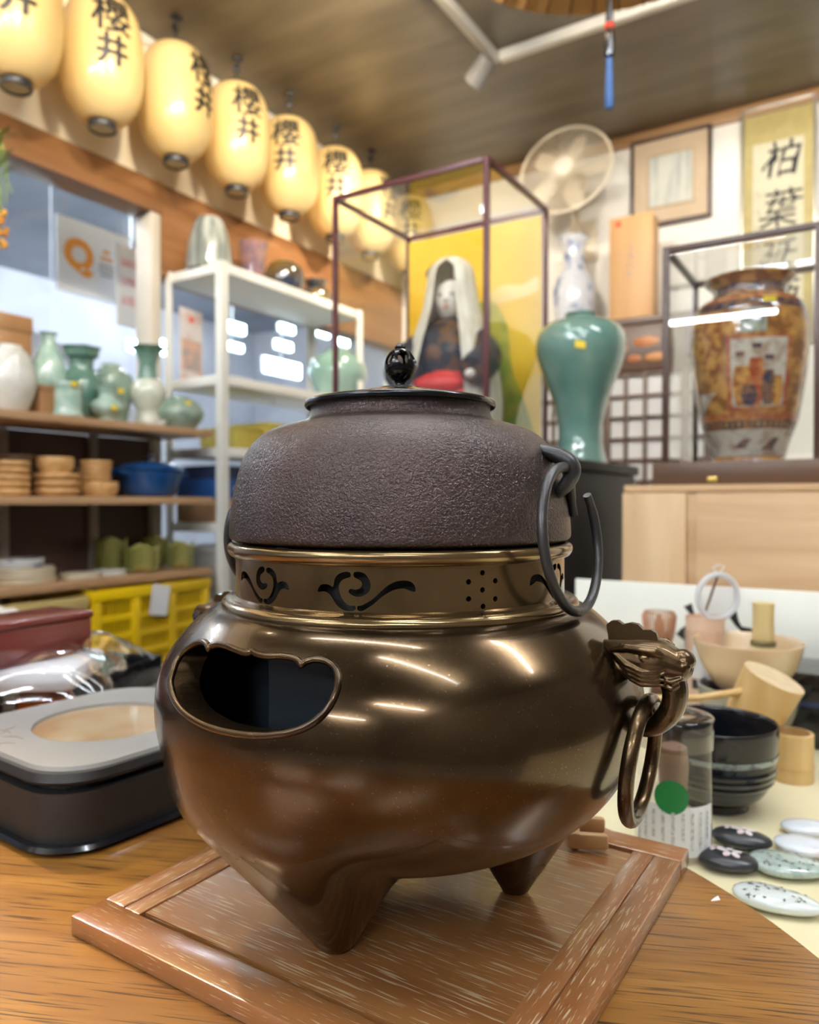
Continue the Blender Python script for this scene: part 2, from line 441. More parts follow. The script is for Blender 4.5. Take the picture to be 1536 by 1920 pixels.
mb.add([(p[0], p[1], 0) for p in inner] + [(p[0], p[1], -0.004) for p in outer] + [(p[0], p[1], -0.028) for p in outer] + [(p[0], p[1], -0.028) for p in inner],
       [tuple(range(n))] + [(i, n + i, n + (i + 1) % n, (i + 1) % n) for i in range(n)] + [(n + i, 2 * n + i, 2 * n + (i + 1) % n, n + (i + 1) % n) for i in range(n)] + [tuple(reversed(range(3 * n, 4 * n)))] + [(2 * n + i, 3 * n + i, 3 * n + (i + 1) % n, 2 * n + (i + 1) % n) for i in range(n)])
part('table_top', mb, m_table, t, smooth=30)
part('apron', MB().prism(hull(TB, TA, TR - 0.10, 30), -0.048, -0.028), m_tabside, t)
for x, y in (_rt(q) for q in ((-0.30, 0.22), (-0.36, 0.56), (-1.02, 0.62), (-0.82, 1.02))):
    part('leg', MB().lathe(prof([(0.018, -ZT), (0.022, -ZT + 0.1), (0.026, -0.3), (0.030, -0.048)], 3), 16), m_tabside, t, (x, y, 0))

# board: framed square panel
BC = Vector((-0.0016, 0.508, ZT)); BROT = radians(-32.7); BS = 0.30; BT = 0.012
m_bpanel = WOOD('limed_panel', (0.235, 0.092, 0.028), (0.335, 0.142, 0.044), axis=0, scale=16, ratio=14, rough=0.26, coat=0.9, pore=(0.50, 0.36, 0.22), pscale=900, plo=0.58, phi=0.66, pratio=26, bump=0.0)
m_bframe_x = WOOD('limed_frame_along', (0.265, 0.100, 0.030), (0.37, 0.152, 0.048), axis=0, scale=18, ratio=14, rough=0.28, coat=0.7, pore=(0.55, 0.40, 0.25), pscale=1000, plo=0.61, phi=0.68, pratio=16, bump=0.0)
m_bframe_y = WOOD('limed_frame_across', (0.25, 0.094, 0.030), (0.35, 0.142, 0.047), axis=1, scale=18, ratio=14, rough=0.28, coat=0.7, pore=(0.58, 0.44, 0.28), pscale=1000, plo=0.58, phi=0.66, pratio=16, bump=0.0)
b = thing('brazier_board', 'square limed wooden board with framed edges under the brazier', 'board', BC, BROT)
FWD = 0.034
part('panel', MB().box((0, 0, 0.0054), (BS - 2 * FWD + 0.002, BS - 2 * FWD + 0.010, 0.0104)), m_bpanel, b)
for k in (-1, 1):
    part('frame_rail', MB().box((0, k * (BS / 2 - 0.012), BT / 2), (BS, 0.024, BT), 0.0013), m_bframe_x, b)
    part('frame_stile', MB().box((k * (BS / 2 - 0.0095), 0, BT / 2), (0.0185, BS - 0.0485, BT), 0.0013), m_bframe_y, b)
    part('inner_stile', MB().box((k * (BS / 2 - 0.0265), 0, BT / 2 - 0.0002), (0.0145, BS - 0.0485, BT - 0.0004), 0.0010), m_bframe_y, b)

# ---------------- bronze
def bronze(name, dark, light, rough, bump=0.03):
    m, nt, P, N, L = _new(name)
    tc = N.new('ShaderNodeTexCoord')
    n1 = N.new('ShaderNodeTexNoise'); n1.inputs['Scale'].default_value = 14; n1.inputs['Detail'].default_value = 6
    n2 = N.new('ShaderNodeTexNoise'); n2.inputs['Scale'].default_value = 900; n2.inputs['Detail'].default_value = 2
    L.new(tc.outputs['Object'], n1.inputs['Vector']); L.new(tc.outputs['Object'], n2.inputs['Vector'])
    rp = N.new('ShaderNodeValToRGB'); rp.color_ramp.elements[0].position = 0.3; rp.color_ramp.elements[0].color = c4(dark)
    rp.color_ramp.elements[1].position = 0.72; rp.color_ramp.elements[1].color = c4(light); L.new(n1.outputs['Fac'], rp.inputs[0])
    # fine dust and wear specks
    r2 = N.new('ShaderNodeValToRGB'); r2.color_ramp.elements[0].position = 0.66; r2.color_ramp.elements[1].position = 0.76; L.new(n2.outputs['Fac'], r2.inputs[0])
    mx = N.new('ShaderNodeMix'); mx.data_type = 'RGBA'; mx.inputs[7].default_value = (0.42, 0.32, 0.20, 1)
    ml = N.new('ShaderNodeMath'); ml.operation = 'MULTIPLY'; ml.inputs[1].default_value = 0.45
    L.new(r2.outputs[0], ml.inputs[0]); L.new(ml.outputs[0], mx.inputs[0]); L.new(rp.outputs[0], mx.inputs[6]); L.new(mx.outputs[2], P.inputs['Base Color'])
    P.inputs['Metallic'].default_value = 0.93
    mr = N.new('ShaderNodeMapRange'); mr.inputs[1].default_value = 0.3; mr.inputs[2].default_value = 0.7
    mr.inputs[3].default_value = rough * 0.75; mr.inputs[4].default_value = rough * 1.3; L.new(n1.outputs['Fac'], mr.inputs[0]); L.new(mr.outputs[0], P.inputs['Roughness'])
    P.inputs['Coat Weight'].default_value = 0.25; P.inputs['Coat Roughness'].default_value = 0.06
    bp = N.new('ShaderNodeBump'); bp.inputs['Strength'].default_value = bump; bp.inputs['Distance'].default_value = 0.0008
    n3 = N.new('ShaderNodeTexNoise'); n3.inputs['Scale'].default_value = 45; L.new(tc.outputs['Object'], n3.inputs['Vector'])
    L.new(n3.outputs['Fac'], bp.inputs['Height']); L.new(bp.outputs[0], P.inputs['Normal'])
    return m
m_bronze = bronze('brown_bronze', (0.064, 0.040, 0.021), (0.098, 0.062, 0.031), 0.22)
m_bronze2 = bronze('olive_bronze', (0.20, 0.135, 0.062), (0.28, 0.19, 0.09), 0.22)
m_bronze3 = bronze('dark_bronze', (0.036, 0.021, 0.013), (0.135, 0.084, 0.036), 0.27)
m_inside = M('shadow_black', (0.010, 0.010, 0.011), 0.7, col2=(0.02, 0.02, 0.022), vscale=20)  # black put in for the shade inside the collar
m_liner = M('blue_black_liner', (0.005, 0.009, 0.014), 0.5, col2=(0.007, 0.012, 0.018), vscale=14)

# body profile, r against height relative to the lens (converted with CZ)
BP = crom([Vector(p) for p in ((0.1085, -0.0600), (0.1120, -0.0640), (0.1205, -0.0668), (0.1300, -0.0735), (0.1405, -0.0845), (0.1485, -0.0965),
                               (0.1535, -0.1110), (0.1548, -0.1255), (0.1530, -0.1400), (0.1480, -0.1550), (0.1395, -0.1700), (0.1280, -0.1830),
                               (0.1120, -0.1945), (0.0900, -0.2040), (0.0600, -0.2105), (0.0300, -0.2135), (0.0, -0.2145))], 8)
SL = [0.0]
for i in range(1, len(BP)): SL.append(SL[-1] + (BP[i] - BP[i - 1]).length)
def bp_at(s):
    s = min(max(s, 0), SL[-1])
    lo, hi = 0, len(SL) - 1
    while hi - lo > 1:
        m_ = (lo + hi) // 2
        if SL[m_] <= s: lo = m_
        else: hi = m_
    k = (s - SL[lo]) / max(SL[hi] - SL[lo], 1e-9)
    return BP[lo].lerp(BP[hi], k)
def r_of_z(z):
    for i in range(len(BP) - 1):
        if BP[i].y >= z >= BP[i + 1].y:
            k = (BP[i].y - z) / max(BP[i].y - BP[i + 1].y, 1e-9); return BP[i].x + (BP[i + 1].x - BP[i].x) * k, SL[i] + (SL[i + 1] - SL[i]) * k
    return (BP[0].x, 0.0) if z > BP[0].y else (0.0, SL[-1])
def hit_body(px, py):
    d = ray(px, py); lo = 0.25
    while lo < 0.62:
        p = EYE + d * lo; r = sqrt((p.x - AX.x) ** 2 + (p.y - AX.y) ** 2)
        if r <= r_of_z(p.z - CZ)[0]: break
        lo += 0.0004
    p = EYE + d * lo
    return atan2(p.y - AX.y, p.x - AX.x), r_of_z(p.z - CZ)[1]
def hit_cyl(px, py, R):
    d = ray(px, py); a = d.x ** 2 + d.y ** 2; b_ = -2 * (d.x * AX.x + d.y * AX.y); c_ = AX.x ** 2 + AX.y ** 2 - R * R
    disc = b_ * b_ - 4 * a * c_
    k = (-b_ - sqrt(max(disc, 0))) / (2 * a); p = EYE + d * k
    return atan2(p.y - AX.y, p.x - AX.x), p.z - CZ

def densify(poly, step):
    out = []
    for i in range(len(poly)):
        a, b_ = Vector(poly[i]), Vector(poly[(i + 1) % len(poly)])
        k = max(1, int((b_ - a).length / step + 0.5))
        out += [a.lerp(b_, j / k) for j in range(k)]
    return out
def inside(p, poly):
    r = False; j = len(poly) - 1
    for i in range(len(poly)):
        a, b_ = poly[i], poly[j]
        if (a[1] > p[1]) != (b_[1] > p[1]) and p[0] < (b_[0] - a[0]) * (p[1] - a[1]) / (b_[1] - a[1]) + a[0]: r = not r
        j = i
    return r
def pierced(pos, x0, x1, nx, y0, y1, ny, holes, ref, gap, depth_fn, mb=None):
    """surface pos(x, y) over a rectangle in parameter space (x scaled by ref to metres), holes cut exactly, rims extruded by depth_fn(point)"""
    mb = mb or MB()
    hs = [[Vector((h[0] * ref, h[1])) for h in hole] for hole in holes]
    pts = []; bb = []
    for h in hs:
        xs = [p.x for p in h]; ys = [p.y for p in h]; bb.append((min(xs) - gap, max(xs) + gap, min(ys) - gap, max(ys) + gap))
    for i in range(nx + 1):
        for j in range(ny + 1):
            p = Vector(((x0 + (x1 - x0) * i / nx) * ref, y0 + (y1 - y0) * j / ny)); ok = True
            for h, q in zip(hs, bb):
                if q[0] < p.x < q[1] and q[2] < p.y < q[3]:
                    if any((p - e).length_squared < gap * gap for e in h): ok = False; break
            if ok: pts.append(p)
    edges = []
    for h in hs:
        b_ = len(pts); pts += h; edges += [(b_ + i, b_ + (i + 1) % len(h)) for i in range(len(h))]
    vo, eo, fo, *_ = geometry.delaunay_2d_cdt(pts, edges, [], 0, 1e-7)
    keep = []
    for f in fo:
        c = (vo[f[0]] + vo[f[1]] + vo[f[2]]) / 3; bad = False
        for h, q in zip(hs, bb):
            if q[0] < c.x < q[1] and q[2] < c.y < q[3] and inside(c, h): bad = True; break
        if not bad: keep.append(tuple(f))
    mb.add([pos(p.x / ref, p.y) for p in vo], keep)
    rims = []
    for h in hs:
        o = [Vector(pos(p.x / ref, p.y)) for p in h]; i_ = [depth_fn(p) for p in o]; m_ = len(o)
        rims.append((o, i_))
    return mb, rims
def rim_mesh(rims):
    mb = MB()
    for o, i_ in rims:
        m_ = len(o); mb.add(o + i_, [(k, (k + 1) % m_, m_ + (k + 1) % m_, m_ + k) for k in range(m_)])
    return mb

TH_W = radians(-119)      # window direction
TH_H = radians(-30)       # right handle direction
SEAM = pi / 2
def wrap(a):
    while a < SEAM - 2 * pi: a += 2 * pi
    while a >= SEAM: a -= 2 * pi
    return a

fz = thing('tea_brazier', 'glossy brown bronze tea brazier with a pierced collar and dragon ring handles', 'brazier', (AX.x, AX.y, ZB))
OZ = CZ - ZB              # lens height above the board; local z = rel + OZ

# window outline traced on the shoulder
WIN = [(150, 950), (165, 880), (200, 790), (260, 722), (330, 680), (372, 672), (400, 686), (412, 718), (436, 698), (490, 688), (550, 705), (610, 730), (670, 746), (715, 734), (755, 756), (820, 768), (900, 766), (975, 775),
       (1025, 797), (1049, 828), (1075, 806), (1130, 790), (1195, 795), (1250, 822), (1285, 872), (1296, 935), (1285, 1005), (1248, 1092), (1180, 1180), (1080, 1250), (950, 1294), (800, 1312), (650, 1306), (480, 1275), (350, 1226), (250, 1160), (190, 1090), (160, 1020)]
sharp = {(412, 718), (715, 734), (1049, 828)}
seq = []; run = [WIN[0]]
def flush(run): return [(p.x, p.y) for p in crom([Vector(q) for q in run], 4)]
k0 = WIN.index((412, 718)); WR = WIN[k0:] + WIN[:k0] + [(412, 718)]
run = [WR[0]]; outl = []
for q in WR[1:]:
    run.append(q)
    if q in sharp: outl += flush(run)[:-1]; run = [q]
win = []
for x, y in outl:
    th, s = hit_body(280 + x / 3.657, 1020 + y / 3.657); win.append((wrap(th), s))
win = [(p.x, p.y) for p in densify([Vector((a * 0.14, s)) for a, s in win], 0.0012)]
win = [(a / 0.14, s) for a, s in win]
s_split = r_of_z(-0.140)[1]
def bpos(th, s):
    p = bp_at(s); return (p.x * cos(th), p.x * sin(th), p.y + OZ)
mb, rims = pierced(bpos, SEAM - 2 * pi, SEAM, 300, 0.0, s_split, 44, [win], 0.14, 0.0011, lambda p: Vector((p.x, p.y, 0)).normalized() * (Vector((p.x, p.y, 0)).length - 0.016) + Vector((0, 0, p.z - 0.001)))
# lower half with three legs flowing out of it
LEGS = [radians(-117), radians(-4), radians(121)]
LR = 0.0755; TIP = 0.0115
def smoothst(x): x = min(max(x, 0), 1); return x * x * (3 - 2 * x)
def leg_z(x, y, z):
    for a in LEGS:
        dx, dy = x - LR * cos(a), y - LR * sin(a)
        if dx * dx + dy * dy > 0.015: continue
        dr = dx * cos(a) + dy * sin(a); dt = dx * sin(a) - dy * cos(a)      # outward, and clockwise seen from above
        first = a == LEGS[0]
        ar = 0.72 if dr > 0 else 0.60
        at_ = (1.22 if dt > 0 else 0.60) if first else 0.62
        if not first and dr > 0: ar = 0.62
        zl = -OZ + max(0.0, sqrt((dr / ar) ** 2 + (dt / at_) ** 2) - TIP * 1.25)
        rad = 0.014; h = max(rad - abs(z - zl), 0) / rad
        z = min(z, zl) - h * h * rad * 0.25
    return max(z, -OZ)
nth, ns = 420, 150; vs_ = []; fs_ = []
for j in range(ns + 1):
    p = bp_at(s_split + (SL[-1] - s_split) * (j / ns))
    for i in range(nth):
        th = SEAM - 2 * pi + 2 * pi * i / nth
        x, y = p.x * cos(th), p.x * sin(th)
        wf = smoothst(((SL[-1] - s_split) * j / ns) / 0.034)
        vs_.append((x, y, p.y + wf * (leg_z(x, y, p.y) - p.y) + OZ))
for j in range(ns):
    for i in range(nth):
        i2 = (i + 1) % nth; fs_.append((j * nth + i, (j + 1) * nth + i, (j + 1) * nth + i2, j * nth + i2))
import numpy as np
A_ = np.array(vs_).reshape(ns + 1, nth, 3)
flat_ = A_[..., 2] < 0.0004
for _ in range(8):
    B_ = (np.roll(A_, 1, 1) + np.roll(A_, -1, 1)) * 0.25
    B_[1:-1] += (A_[:-2] + A_[2:]) * 0.25
    D_ = np.where(flat_[..., None], A_, A_ * 0.4 + B_ * 0.6)
    A_[6:-3] = D_[6:-3]
vs_ = [tuple(p) for p in A_.reshape(-1, 3)]
low = MB().add(vs_, fs_)
body = MB().add(mb.v, mb.f)
part('body', body, m_bronze, fz, smooth=60)
lo_o = part('legged_base', low, m_bronze, fz, smooth=75)
# window lip and flange
o_, i_ = rims[0]
lip = MB(); pth = []
for p in o_:
    n_ = Vector((p.x, p.y, 0)).normalized(); pth.append(p + n_ * 0.0002)
lip.tube(pth, 0.0019, 8, closed=True)
part('window_lip', lip, m_bronze3, fz, smooth=60)
part('window_flange', rim_mesh(rims), m_bronze3, fz, smooth=50)
# liner inside: faceted sheet
ln = MB(); prf = [(0.104, -0.190 + OZ), (0.104, -0.058 + OZ)]
seg = 9; vs_ = []; fs_ = []
for z in (prf[0][1], prf[1][1]):
    for k in range(seg):
        a = 2 * pi * k / seg + radians(-95); vs_.append((0.104 * cos(a), 0.104 * sin(a), z))
ln.add(vs_, [(k, (k + 1) % seg, seg + (k + 1) % seg, seg + k) for k in range(seg)] + [tuple(range(seg))])
part('fire_liner', ln, m_liner, fz, smooth=0)

# collar: pierced cylinder with rolled rim and foot bead
RCOL = 0.1062
ZC0, ZC1 = -0.0615, -0.0335
def crop5(x, y): return (400 + x / 3.339, 980 + y / 3.339)
pA = [(855, 312), (822, 308), (785, 322), (760, 352), (750, 400), (722, 388), (690, 385), (665, 398), (655, 432), (690, 430), (722, 442), (745, 472), (772, 515), (815, 547), (850, 555), (886, 548), (886, 522), (850, 518), (818, 492), (795, 450), (786, 405), (796, 372), (820, 352), (858, 340)]
pB = [(882, 311), (920, 308), (958, 328), (984, 378), (978, 428), (940, 458), (895, 463), (858, 446), (848, 426), (862, 414), (890, 420), (918, 412), (933, 388), (922, 362), (882, 340)]
pC = [(905, 522), (930, 518), (1000, 478), (1070, 412), (1130, 374), (1190, 362), (1240, 372), (1264, 402), (1262, 433), (1225, 424), (1190, 412), (1125, 424), (1060, 462), (1000, 512), (935, 553), (905, 548)]
def piece(pts): return [hit_cyl(*crop5(x, y), RCOL) for x, y in pts]
motif = [piece(pA), piece(pB), piece(pC)]
c0 = hit_cyl(*crop5(885, 430), RCOL)[0]
def put(ang, mirror):
    out = []
    for pc in motif:
        q = [((ang + (-(a - c0) if mirror else (a - c0))), z) for a, z in pc]
        if mirror: q = q[::-1]
        out.append(q)
    return out
holes = []
for ang, mir in ((c0, False), (2 * TH_W - c0, True), (radians(-29), True), (c0 + pi, False), (2 * TH_W - c0 + pi, True), (radians(-29) + pi, True)):
    holes += put(ang, mir)
dots = [(905, 1074), (879, 1091), (929, 1089), (905, 1106), (879, 1123), (929, 1123), (906, 1137)]
dd = [hit_cyl(x, y, RCOL) for x, y in dots]
for sh in (0.0, pi):
    for a, z in dd:
        holes.append([(a + sh + 0.0015 / RCOL * cos(2 * pi * k / 12), z + 0.0015 * sin(2 * pi * k / 12)) for k in range(12)])
fin = []
for h in holes:
    h = [(wrap(a), z) for a, z in h]
    if max(a for a, z in h) - min(a for a, z in h) > pi: continue
    if len(h) != 12:
        h = [(p.x / RCOL, p.y) for p in densify(crom([Vector((a * RCOL, z)) for a, z in h], 3, True), 0.0007)]
    fin.append(h)
mb, rims = pierced(lambda a, z: (RCOL * cos(a), RCOL * sin(a), z + OZ), SEAM - 2 * pi, SEAM, 330, ZC0 - 0.002, ZC1 + 0.001, 18, fin, RCOL, 0.0006,
                   lambda p: Vector((p.x * 0.981, p.y * 0.981, p.z)))
cl = part('collar', mb, m_bronze2, fz, smooth=60)
for rm1 in rims: part('pierced_edge', rim_mesh([rm1]), m_bronze2, cl, smooth=50)
part('collar_rim', MB().lathe(prof([(0.1055, -0.0345 + OZ), (0.1090, -0.0338 + OZ), (0.1112, -0.0305 + OZ), (0.1108, -0.0272 + OZ), (0.1085, -0.0258 + OZ), (0.1062, -0.0262 + OZ), (0.1035, -0.0285 + OZ), (0.1020, -0.033 + OZ)], 4), 160, close=True), m_bronze2, fz, smooth=60)
part('collar_foot', MB().lathe(prof([(0.1058, -0.0580 + OZ), (0.1085, -0.0592 + OZ), (0.1125, -0.0602 + OZ), (0.1150, -0.0625 + OZ), (0.1152, -0.0652 + OZ), (0.1128, -0.0672 + OZ), (0.108, -0.068 + OZ)], 4), 160, close=True), m_bronze2, fz, smooth=60)
part('shadow_sleeve', MB().lathe([(0.0985, -0.070 + OZ), (0.0985, -0.030 + OZ)], 64, close=True), m_inside, fz, smooth=60)  # added black sleeve, the darkness seen through the pierced collar

# dragon handles ---------------------------------------------------------------
hn = Vector((-sin(TH_H), cos(TH_H), 0))
def hp(px, py):
    p = at_plane(px, py, Vector((AX.x, AX.y, CZ)), hn); q = p - AX
    return (q.x * cos(TH_H) + q.y * sin(TH_H), p.z - ZB)
SCL = 0.43 / FPX
def loft(mb, st, seg=20):
    """st: (px, py, half height px along the local normal, lateral half width m)"""
    P_ = [Vector(hp(a, b_)) for a, b_, *_ in st]; vs_ = []; fs_ = []; n = len(st)
    for i in range(n):
        tdir = (P_[min(i + 1, n - 1)] - P_[max(i - 1, 0)]).normalized(); nn = Vector((-tdir.y, tdir.x))
        for k in range(seg):
            a = 2 * pi * k / seg; q = P_[i] + nn * (cos(a) * st[i][2] * SCL)
            vs_.append((q.x, sin(a) * st[i][3], q.y))
    for i in range(n - 1):
        for k in range(seg):
            k2 = (k + 1) % seg; fs_.append((i * seg + k, i * seg + k2, (i + 1) * seg + k2, (i + 1) * seg + k))
    fs_ += [tuple(reversed(range(seg))), tuple(range((n - 1) * seg, n * seg))]
    return mb.add(vs_, fs_)
def dens(st, n=5): return [tuple(p) for p in crom([Vector(s) for s in st], n)]
dm = MB()
loft(dm, dens([(1128, 1203, 5, .003), (1152, 1213, 17, .009), (1180, 1226, 30, .0125), (1210, 1234, 36, .0150), (1238, 1238, 36, .0148), (1258, 1244, 31, .0125), (1276, 1251, 25, .0105), (1290, 1256, 19, .0085), (1299, 1259, 9, .004)]))
loft(dm, dens([(1245, 1250, 26, .0115), (1262, 1278, 24, .0105), (1266, 1308, 22, .0098), (1256, 1336, 21, .0090), (1234, 1358, 18, .0078), (1212, 1370, 12, .0055), (1198, 1376, 5, .0025)]))
loft(dm, dens([(1120, 1240, 26, .010), (1150, 1245, 24, .010), (1178, 1252, 20, .010), (1200, 1258, 16, .010)]))
def pt(px, py, y): a, b_ = hp(px, py); return (a, y, b_)
dm.ball(pt(1281, 1238, 0), (0.0068, 0.0078, 0.0062), 16, 10)       # nose
for sd in (-1, 1):
    dm.ball(pt(1287, 1246, sd * 0.0060), (0.0034, 0.0028, 0.0032), 12, 8)     # nostril wing
    dm.tube([pt(1152, 1212, sd * .0098), pt(1185, 1207, sd * .0128), pt(1215, 1210, sd * .0148), pt(1240, 1213, sd * .0150), pt(1254, 1222, sd * .0140)], [.0012, .0022, .0026, .0030, .0018], 8)   # brow
    for j, dy in enumerate((0, 11, 22, 33)):
        dm.tube([pt(1158 + 7 * j, 1218 + dy, sd * (.0098 + .0010 * j)), pt(1186 + 3 * j, 1238 + dy * 0.8, sd * .0136), pt(1214, 1250 + dy * 0.72, sd * .0142), pt(1238, 1252 + dy * 0.70, sd * .0132), pt(1256, 1244 + dy, sd * .0122)], [.0008, .0014, .0015, .0014, .0008], 7)   # cheek folds
    for j in range(6):
        dm.tube([pt(1172 + 13 * j, 1203 + 1.2 * j, sd * (.0075 + .0008 * j)), pt(1180 + 13 * j, 1211 + 1.2 * j, sd * (.0122 + .0004 * j))], [.0010, .0013], 6)     # mane tufts
    dm.tube([pt(1252, 1268, sd * .0108), pt(1268, 1272, sd * .0108), pt(1286, 1266, sd * .0088)], [.0012, .0018, .0012], 7)   # lip
    dm.tube([pt(1250, 1278, sd * .0104), pt(1266, 1284, sd * .0106), pt(1280, 1278, sd * .0090)], [.0010, .0015, .0010], 7)
tmp = bpy.data.objects.new('tmp', dm.mesh('dragon', m_bronze3, 0, weld=False)); COL.objects.link(tmp)
md = tmp.modifiers.new('r', 'REMESH'); md.mode = 'VOXEL'; md.voxel_size = 0.00055
md2 = tmp.modifiers.new('s', 'SMOOTH'); md2.iterations = 3; md2.factor = 0.5
dragon_me = evaluated(tmp); bpy.data.objects.remove(tmp)
dragon_me.polygons.foreach_set('use_smooth', [True] * len(dragon_me.polygons))
dragon_me.name = 'dragon_handle'
# crest: scalloped plate
crest_px = [(1143, 1198), (1139, 1170), (1148, 1163), (1160, 1163), (1170, 1170), (1184, 1167), (1198, 1170), (1208, 1180), (1222, 1180), (1232, 1186), (1236, 1200)]
cp = [hp(*q) for q in crest_px]; nC = len(cp)
cm = MB(); cm.add([(a, -0.0022, z) for a, z in cp] + [(a, 0.0022, z) for a, z in cp], [tuple(range(nC)), tuple(reversed(range(nC, 2 * nC)))] + [(i, nC + i, nC + (i + 1) % nC, (i + 1) % nC) for i in range(nC)])
crest_me = cm.mesh('crest', m_bronze3, 25)
eye_me = MB().ball((0, 0, 0), (0.0030, 0.0020, 0.0026), 14, 10).mesh('eye', m_bronze2, 60)
# ring: parameters of the swung ring, tube radius 4 mm
rcx, rcz = hp(1203, 1424)
def ring_path(n=72):
    out = []
    for k in range(n):
        f = 2 * pi * k / n
        out.append((rcx + 0.0035 * sin(f), 0.0325 * cos(f) + 0.0, rcz + 0.0330 * sin(f)))
    return out
ring_me = MB().tube(ring_path(), 0.0042, 14, closed=True).mesh('ring', m_bronze3, 60)
# rotate the ring a little about the vertical so that it swings open towards the front
for sgn, ang in ((1, TH_H), (-1, TH_H + pi)):
    d = part('dragon_handle', dragon_me, None, fz, (0, 0, 0), (0, 0, ang))
    part('crest', crest_me, None, d)
    for sd in (-1, 1): part('eye', eye_me, None, d, pt(1219, 1226, sd * 0.0140))
    r = part('handle_ring', ring_me, None, fz, (0, 0, 0), (0, 0, ang))

# ------------------------------------------------------------------ iron kettle
def iron(name, c1, c2, rough, bs, bstr):
    m, nt, P, N, L = _new(name)
    tc = N.new('ShaderNodeTexCoord')
    n1 = N.new('ShaderNodeTexNoise'); n1.inputs['Scale'].default_value = 22; n1.inputs['Detail'].default_value = 5; L.new(tc.outputs['Object'], n1.inputs['Vector'])
    rp = N.new('ShaderNodeValToRGB'); rp.color_ramp.elements[0].position = 0.3; rp.color_ramp.elements[0].color = c4(c1); rp.color_ramp.elements[1].position = 0.7; rp.color_ramp.elements[1].color = c4(c2)
    L.new(n1.outputs['Fac'], rp.inputs[0]); L.new(rp.outputs[0], P.inputs['Base Color'])
    P.inputs['Metallic'].default_value = 0.55; P.inputs['Roughness'].default_value = rough; P.inputs['Specular IOR Level'].default_value = 0.6
    n2 = N.new('ShaderNodeTexNoise'); n2.inputs['Scale'].default_value = bs; n2.inputs['Detail'].default_value = 2.5; n2.inputs['Distortion'].default_value = 0.8
    L.new(tc.outputs['Object'], n2.inputs['Vector'])
    bp = N.new('ShaderNodeBump'); bp.inputs['Strength'].default_value = bstr; bp.inputs['Distance'].default_value = 0.0012
    L.new(n2.outputs['Fac'], bp.inputs['Height']); L.new(bp.outputs[0], P.inputs['Normal'])
    return m
m_iron = iron('cast_iron', (0.042, 0.028, 0.027), (0.076, 0.050, 0.046), 0.29, 620, 0.9)
m_iron2 = iron('black_iron', (0.035, 0.035, 0.038), (0.060, 0.056, 0.056), 0.38, 260, 0.2)
m_lid = bronze('black_lid', (0.018, 0.018, 0.021), (0.035, 0.033, 0.034), 0.22)
m_lidtop = bronze('lid_top_bronze', (0.20, 0.16, 0.10), (0.30, 0.24, 0.15), 0.24)
ZK = CZ - 0.0290
KO = CZ - ZK
kt = thing('iron_kettle', 'dark pitted iron tea kettle with an openwork knob, set in the brazier collar', 'kettle', (AX.x, AX.y, ZK))
kp = prof([(0.0, -0.040), (0.070, -0.040), (0.1005, -0.034), (0.1020, -0.0262), (0.1070, -0.0245), (0.1098, -0.0225), (0.1102, -0.0180), (0.1092, -0.006), (0.1068, 0.008), (0.1030, 0.0230), (0.0970, 0.0345), (0.0880, 0.0430), (0.0760, 0.0480), (0.0660, 0.0505), (0.0615, 0.0525), (0.0594, 0.0560), (0.0588, 0.0600), (0.0588, 0.0640), (0.050, 0.0640)], 6)
part('kettle_body', MB().lathe([(r, z + KO) for r, z in kp], 160), m_iron, kt, smooth=50)
lid = part('lid', MB().lathe([(r, z + KO) for r, z in prof([(0.0, 0.0645), (0.054, 0.0640), (0.0600, 0.0612), (0.0615, 0.0605), (0.0626, 0.0618), (0.0624, 0.0640), (0.0608, 0.0652), (0.058, 0.0656), (0.052, 0.0664)], 4) + [(0.0, 0.0664)]], 120), m_lid, kt, smooth=50)
part('lid_dome', MB().lathe([(r, z + KO) for r, z in prof([(0.0525, 0.0660), (0.044, 0.0682), (0.030, 0.0710), (0.016, 0.0730), (0.0, 0.0738)], 4)], 96), m_lidtop, lid, smooth=60)
part('knob_seat', MB().lathe([(r, z + KO) for r, z in prof([(0.0165, 0.0722), (0.0155, 0.0742), (0.010, 0.0750), (0.0045, 0.0756), (0.0036, 0.0775), (0.0042, 0.0790), (0.0, 0.0795)], 4)], 48), m_lid, lid, smooth=60)
# openwork knob
KR = 0.0108; kz = 0.0892 + KO
def kpos(th, la):
    st = 1.0 if la < 0.2 else 1.0 - 0.12 * (la - 0.2)
    r = KR * cos(la) * st; z = KR * sin(la) * (1.0 if la < 0 else 1.12)
    return (r * cos(th), r * sin(th), z + kz)
KS = radians(-108)
holes = []
for k in range(6):
    a0 = radians(-78 + 60 * k); h = []
    for j in range(20):
        f = 2 * pi * j / 20
        h.append((a0 + 0.43 * sin(f) * (0.95 + 0.15 * cos(f)), 0.42 + 0.48 * cos(f)))
    holes.append(h)
mb, rims = pierced(kpos, KS, KS + 2 * pi, 60, -1.45, 1.35, 24, holes, 1.0, 0.05, lambda p: Vector((0, 0, kz)) + (p - Vector((0, 0, kz))) * 0.84)
kn = part('knob', mb, m_lid, lid, smooth=60)
rm_ = rim_mesh(rims)
mb2, _r = pierced(lambda a, b_: tuple(Vector((0, 0, kz)) + (Vector(kpos(a, b_)) - Vector((0, 0, kz))) * 0.84), KS, KS + 2 * pi, 60, -1.45, 1.35, 24, holes, 1.0, 0.05, lambda p: p)
rm_.add(mb2.v, mb2.f)
rm_.lathe([(0.0036, kz + 0.0108), (0.0040, kz + 0.0120), (0.0030, kz + 0.0134), (0.0016, kz + 0.0148), (0.0, kz + 0.0156)], 20)
part('knob_openwork', rm_, m_lid, lid, smooth=50)
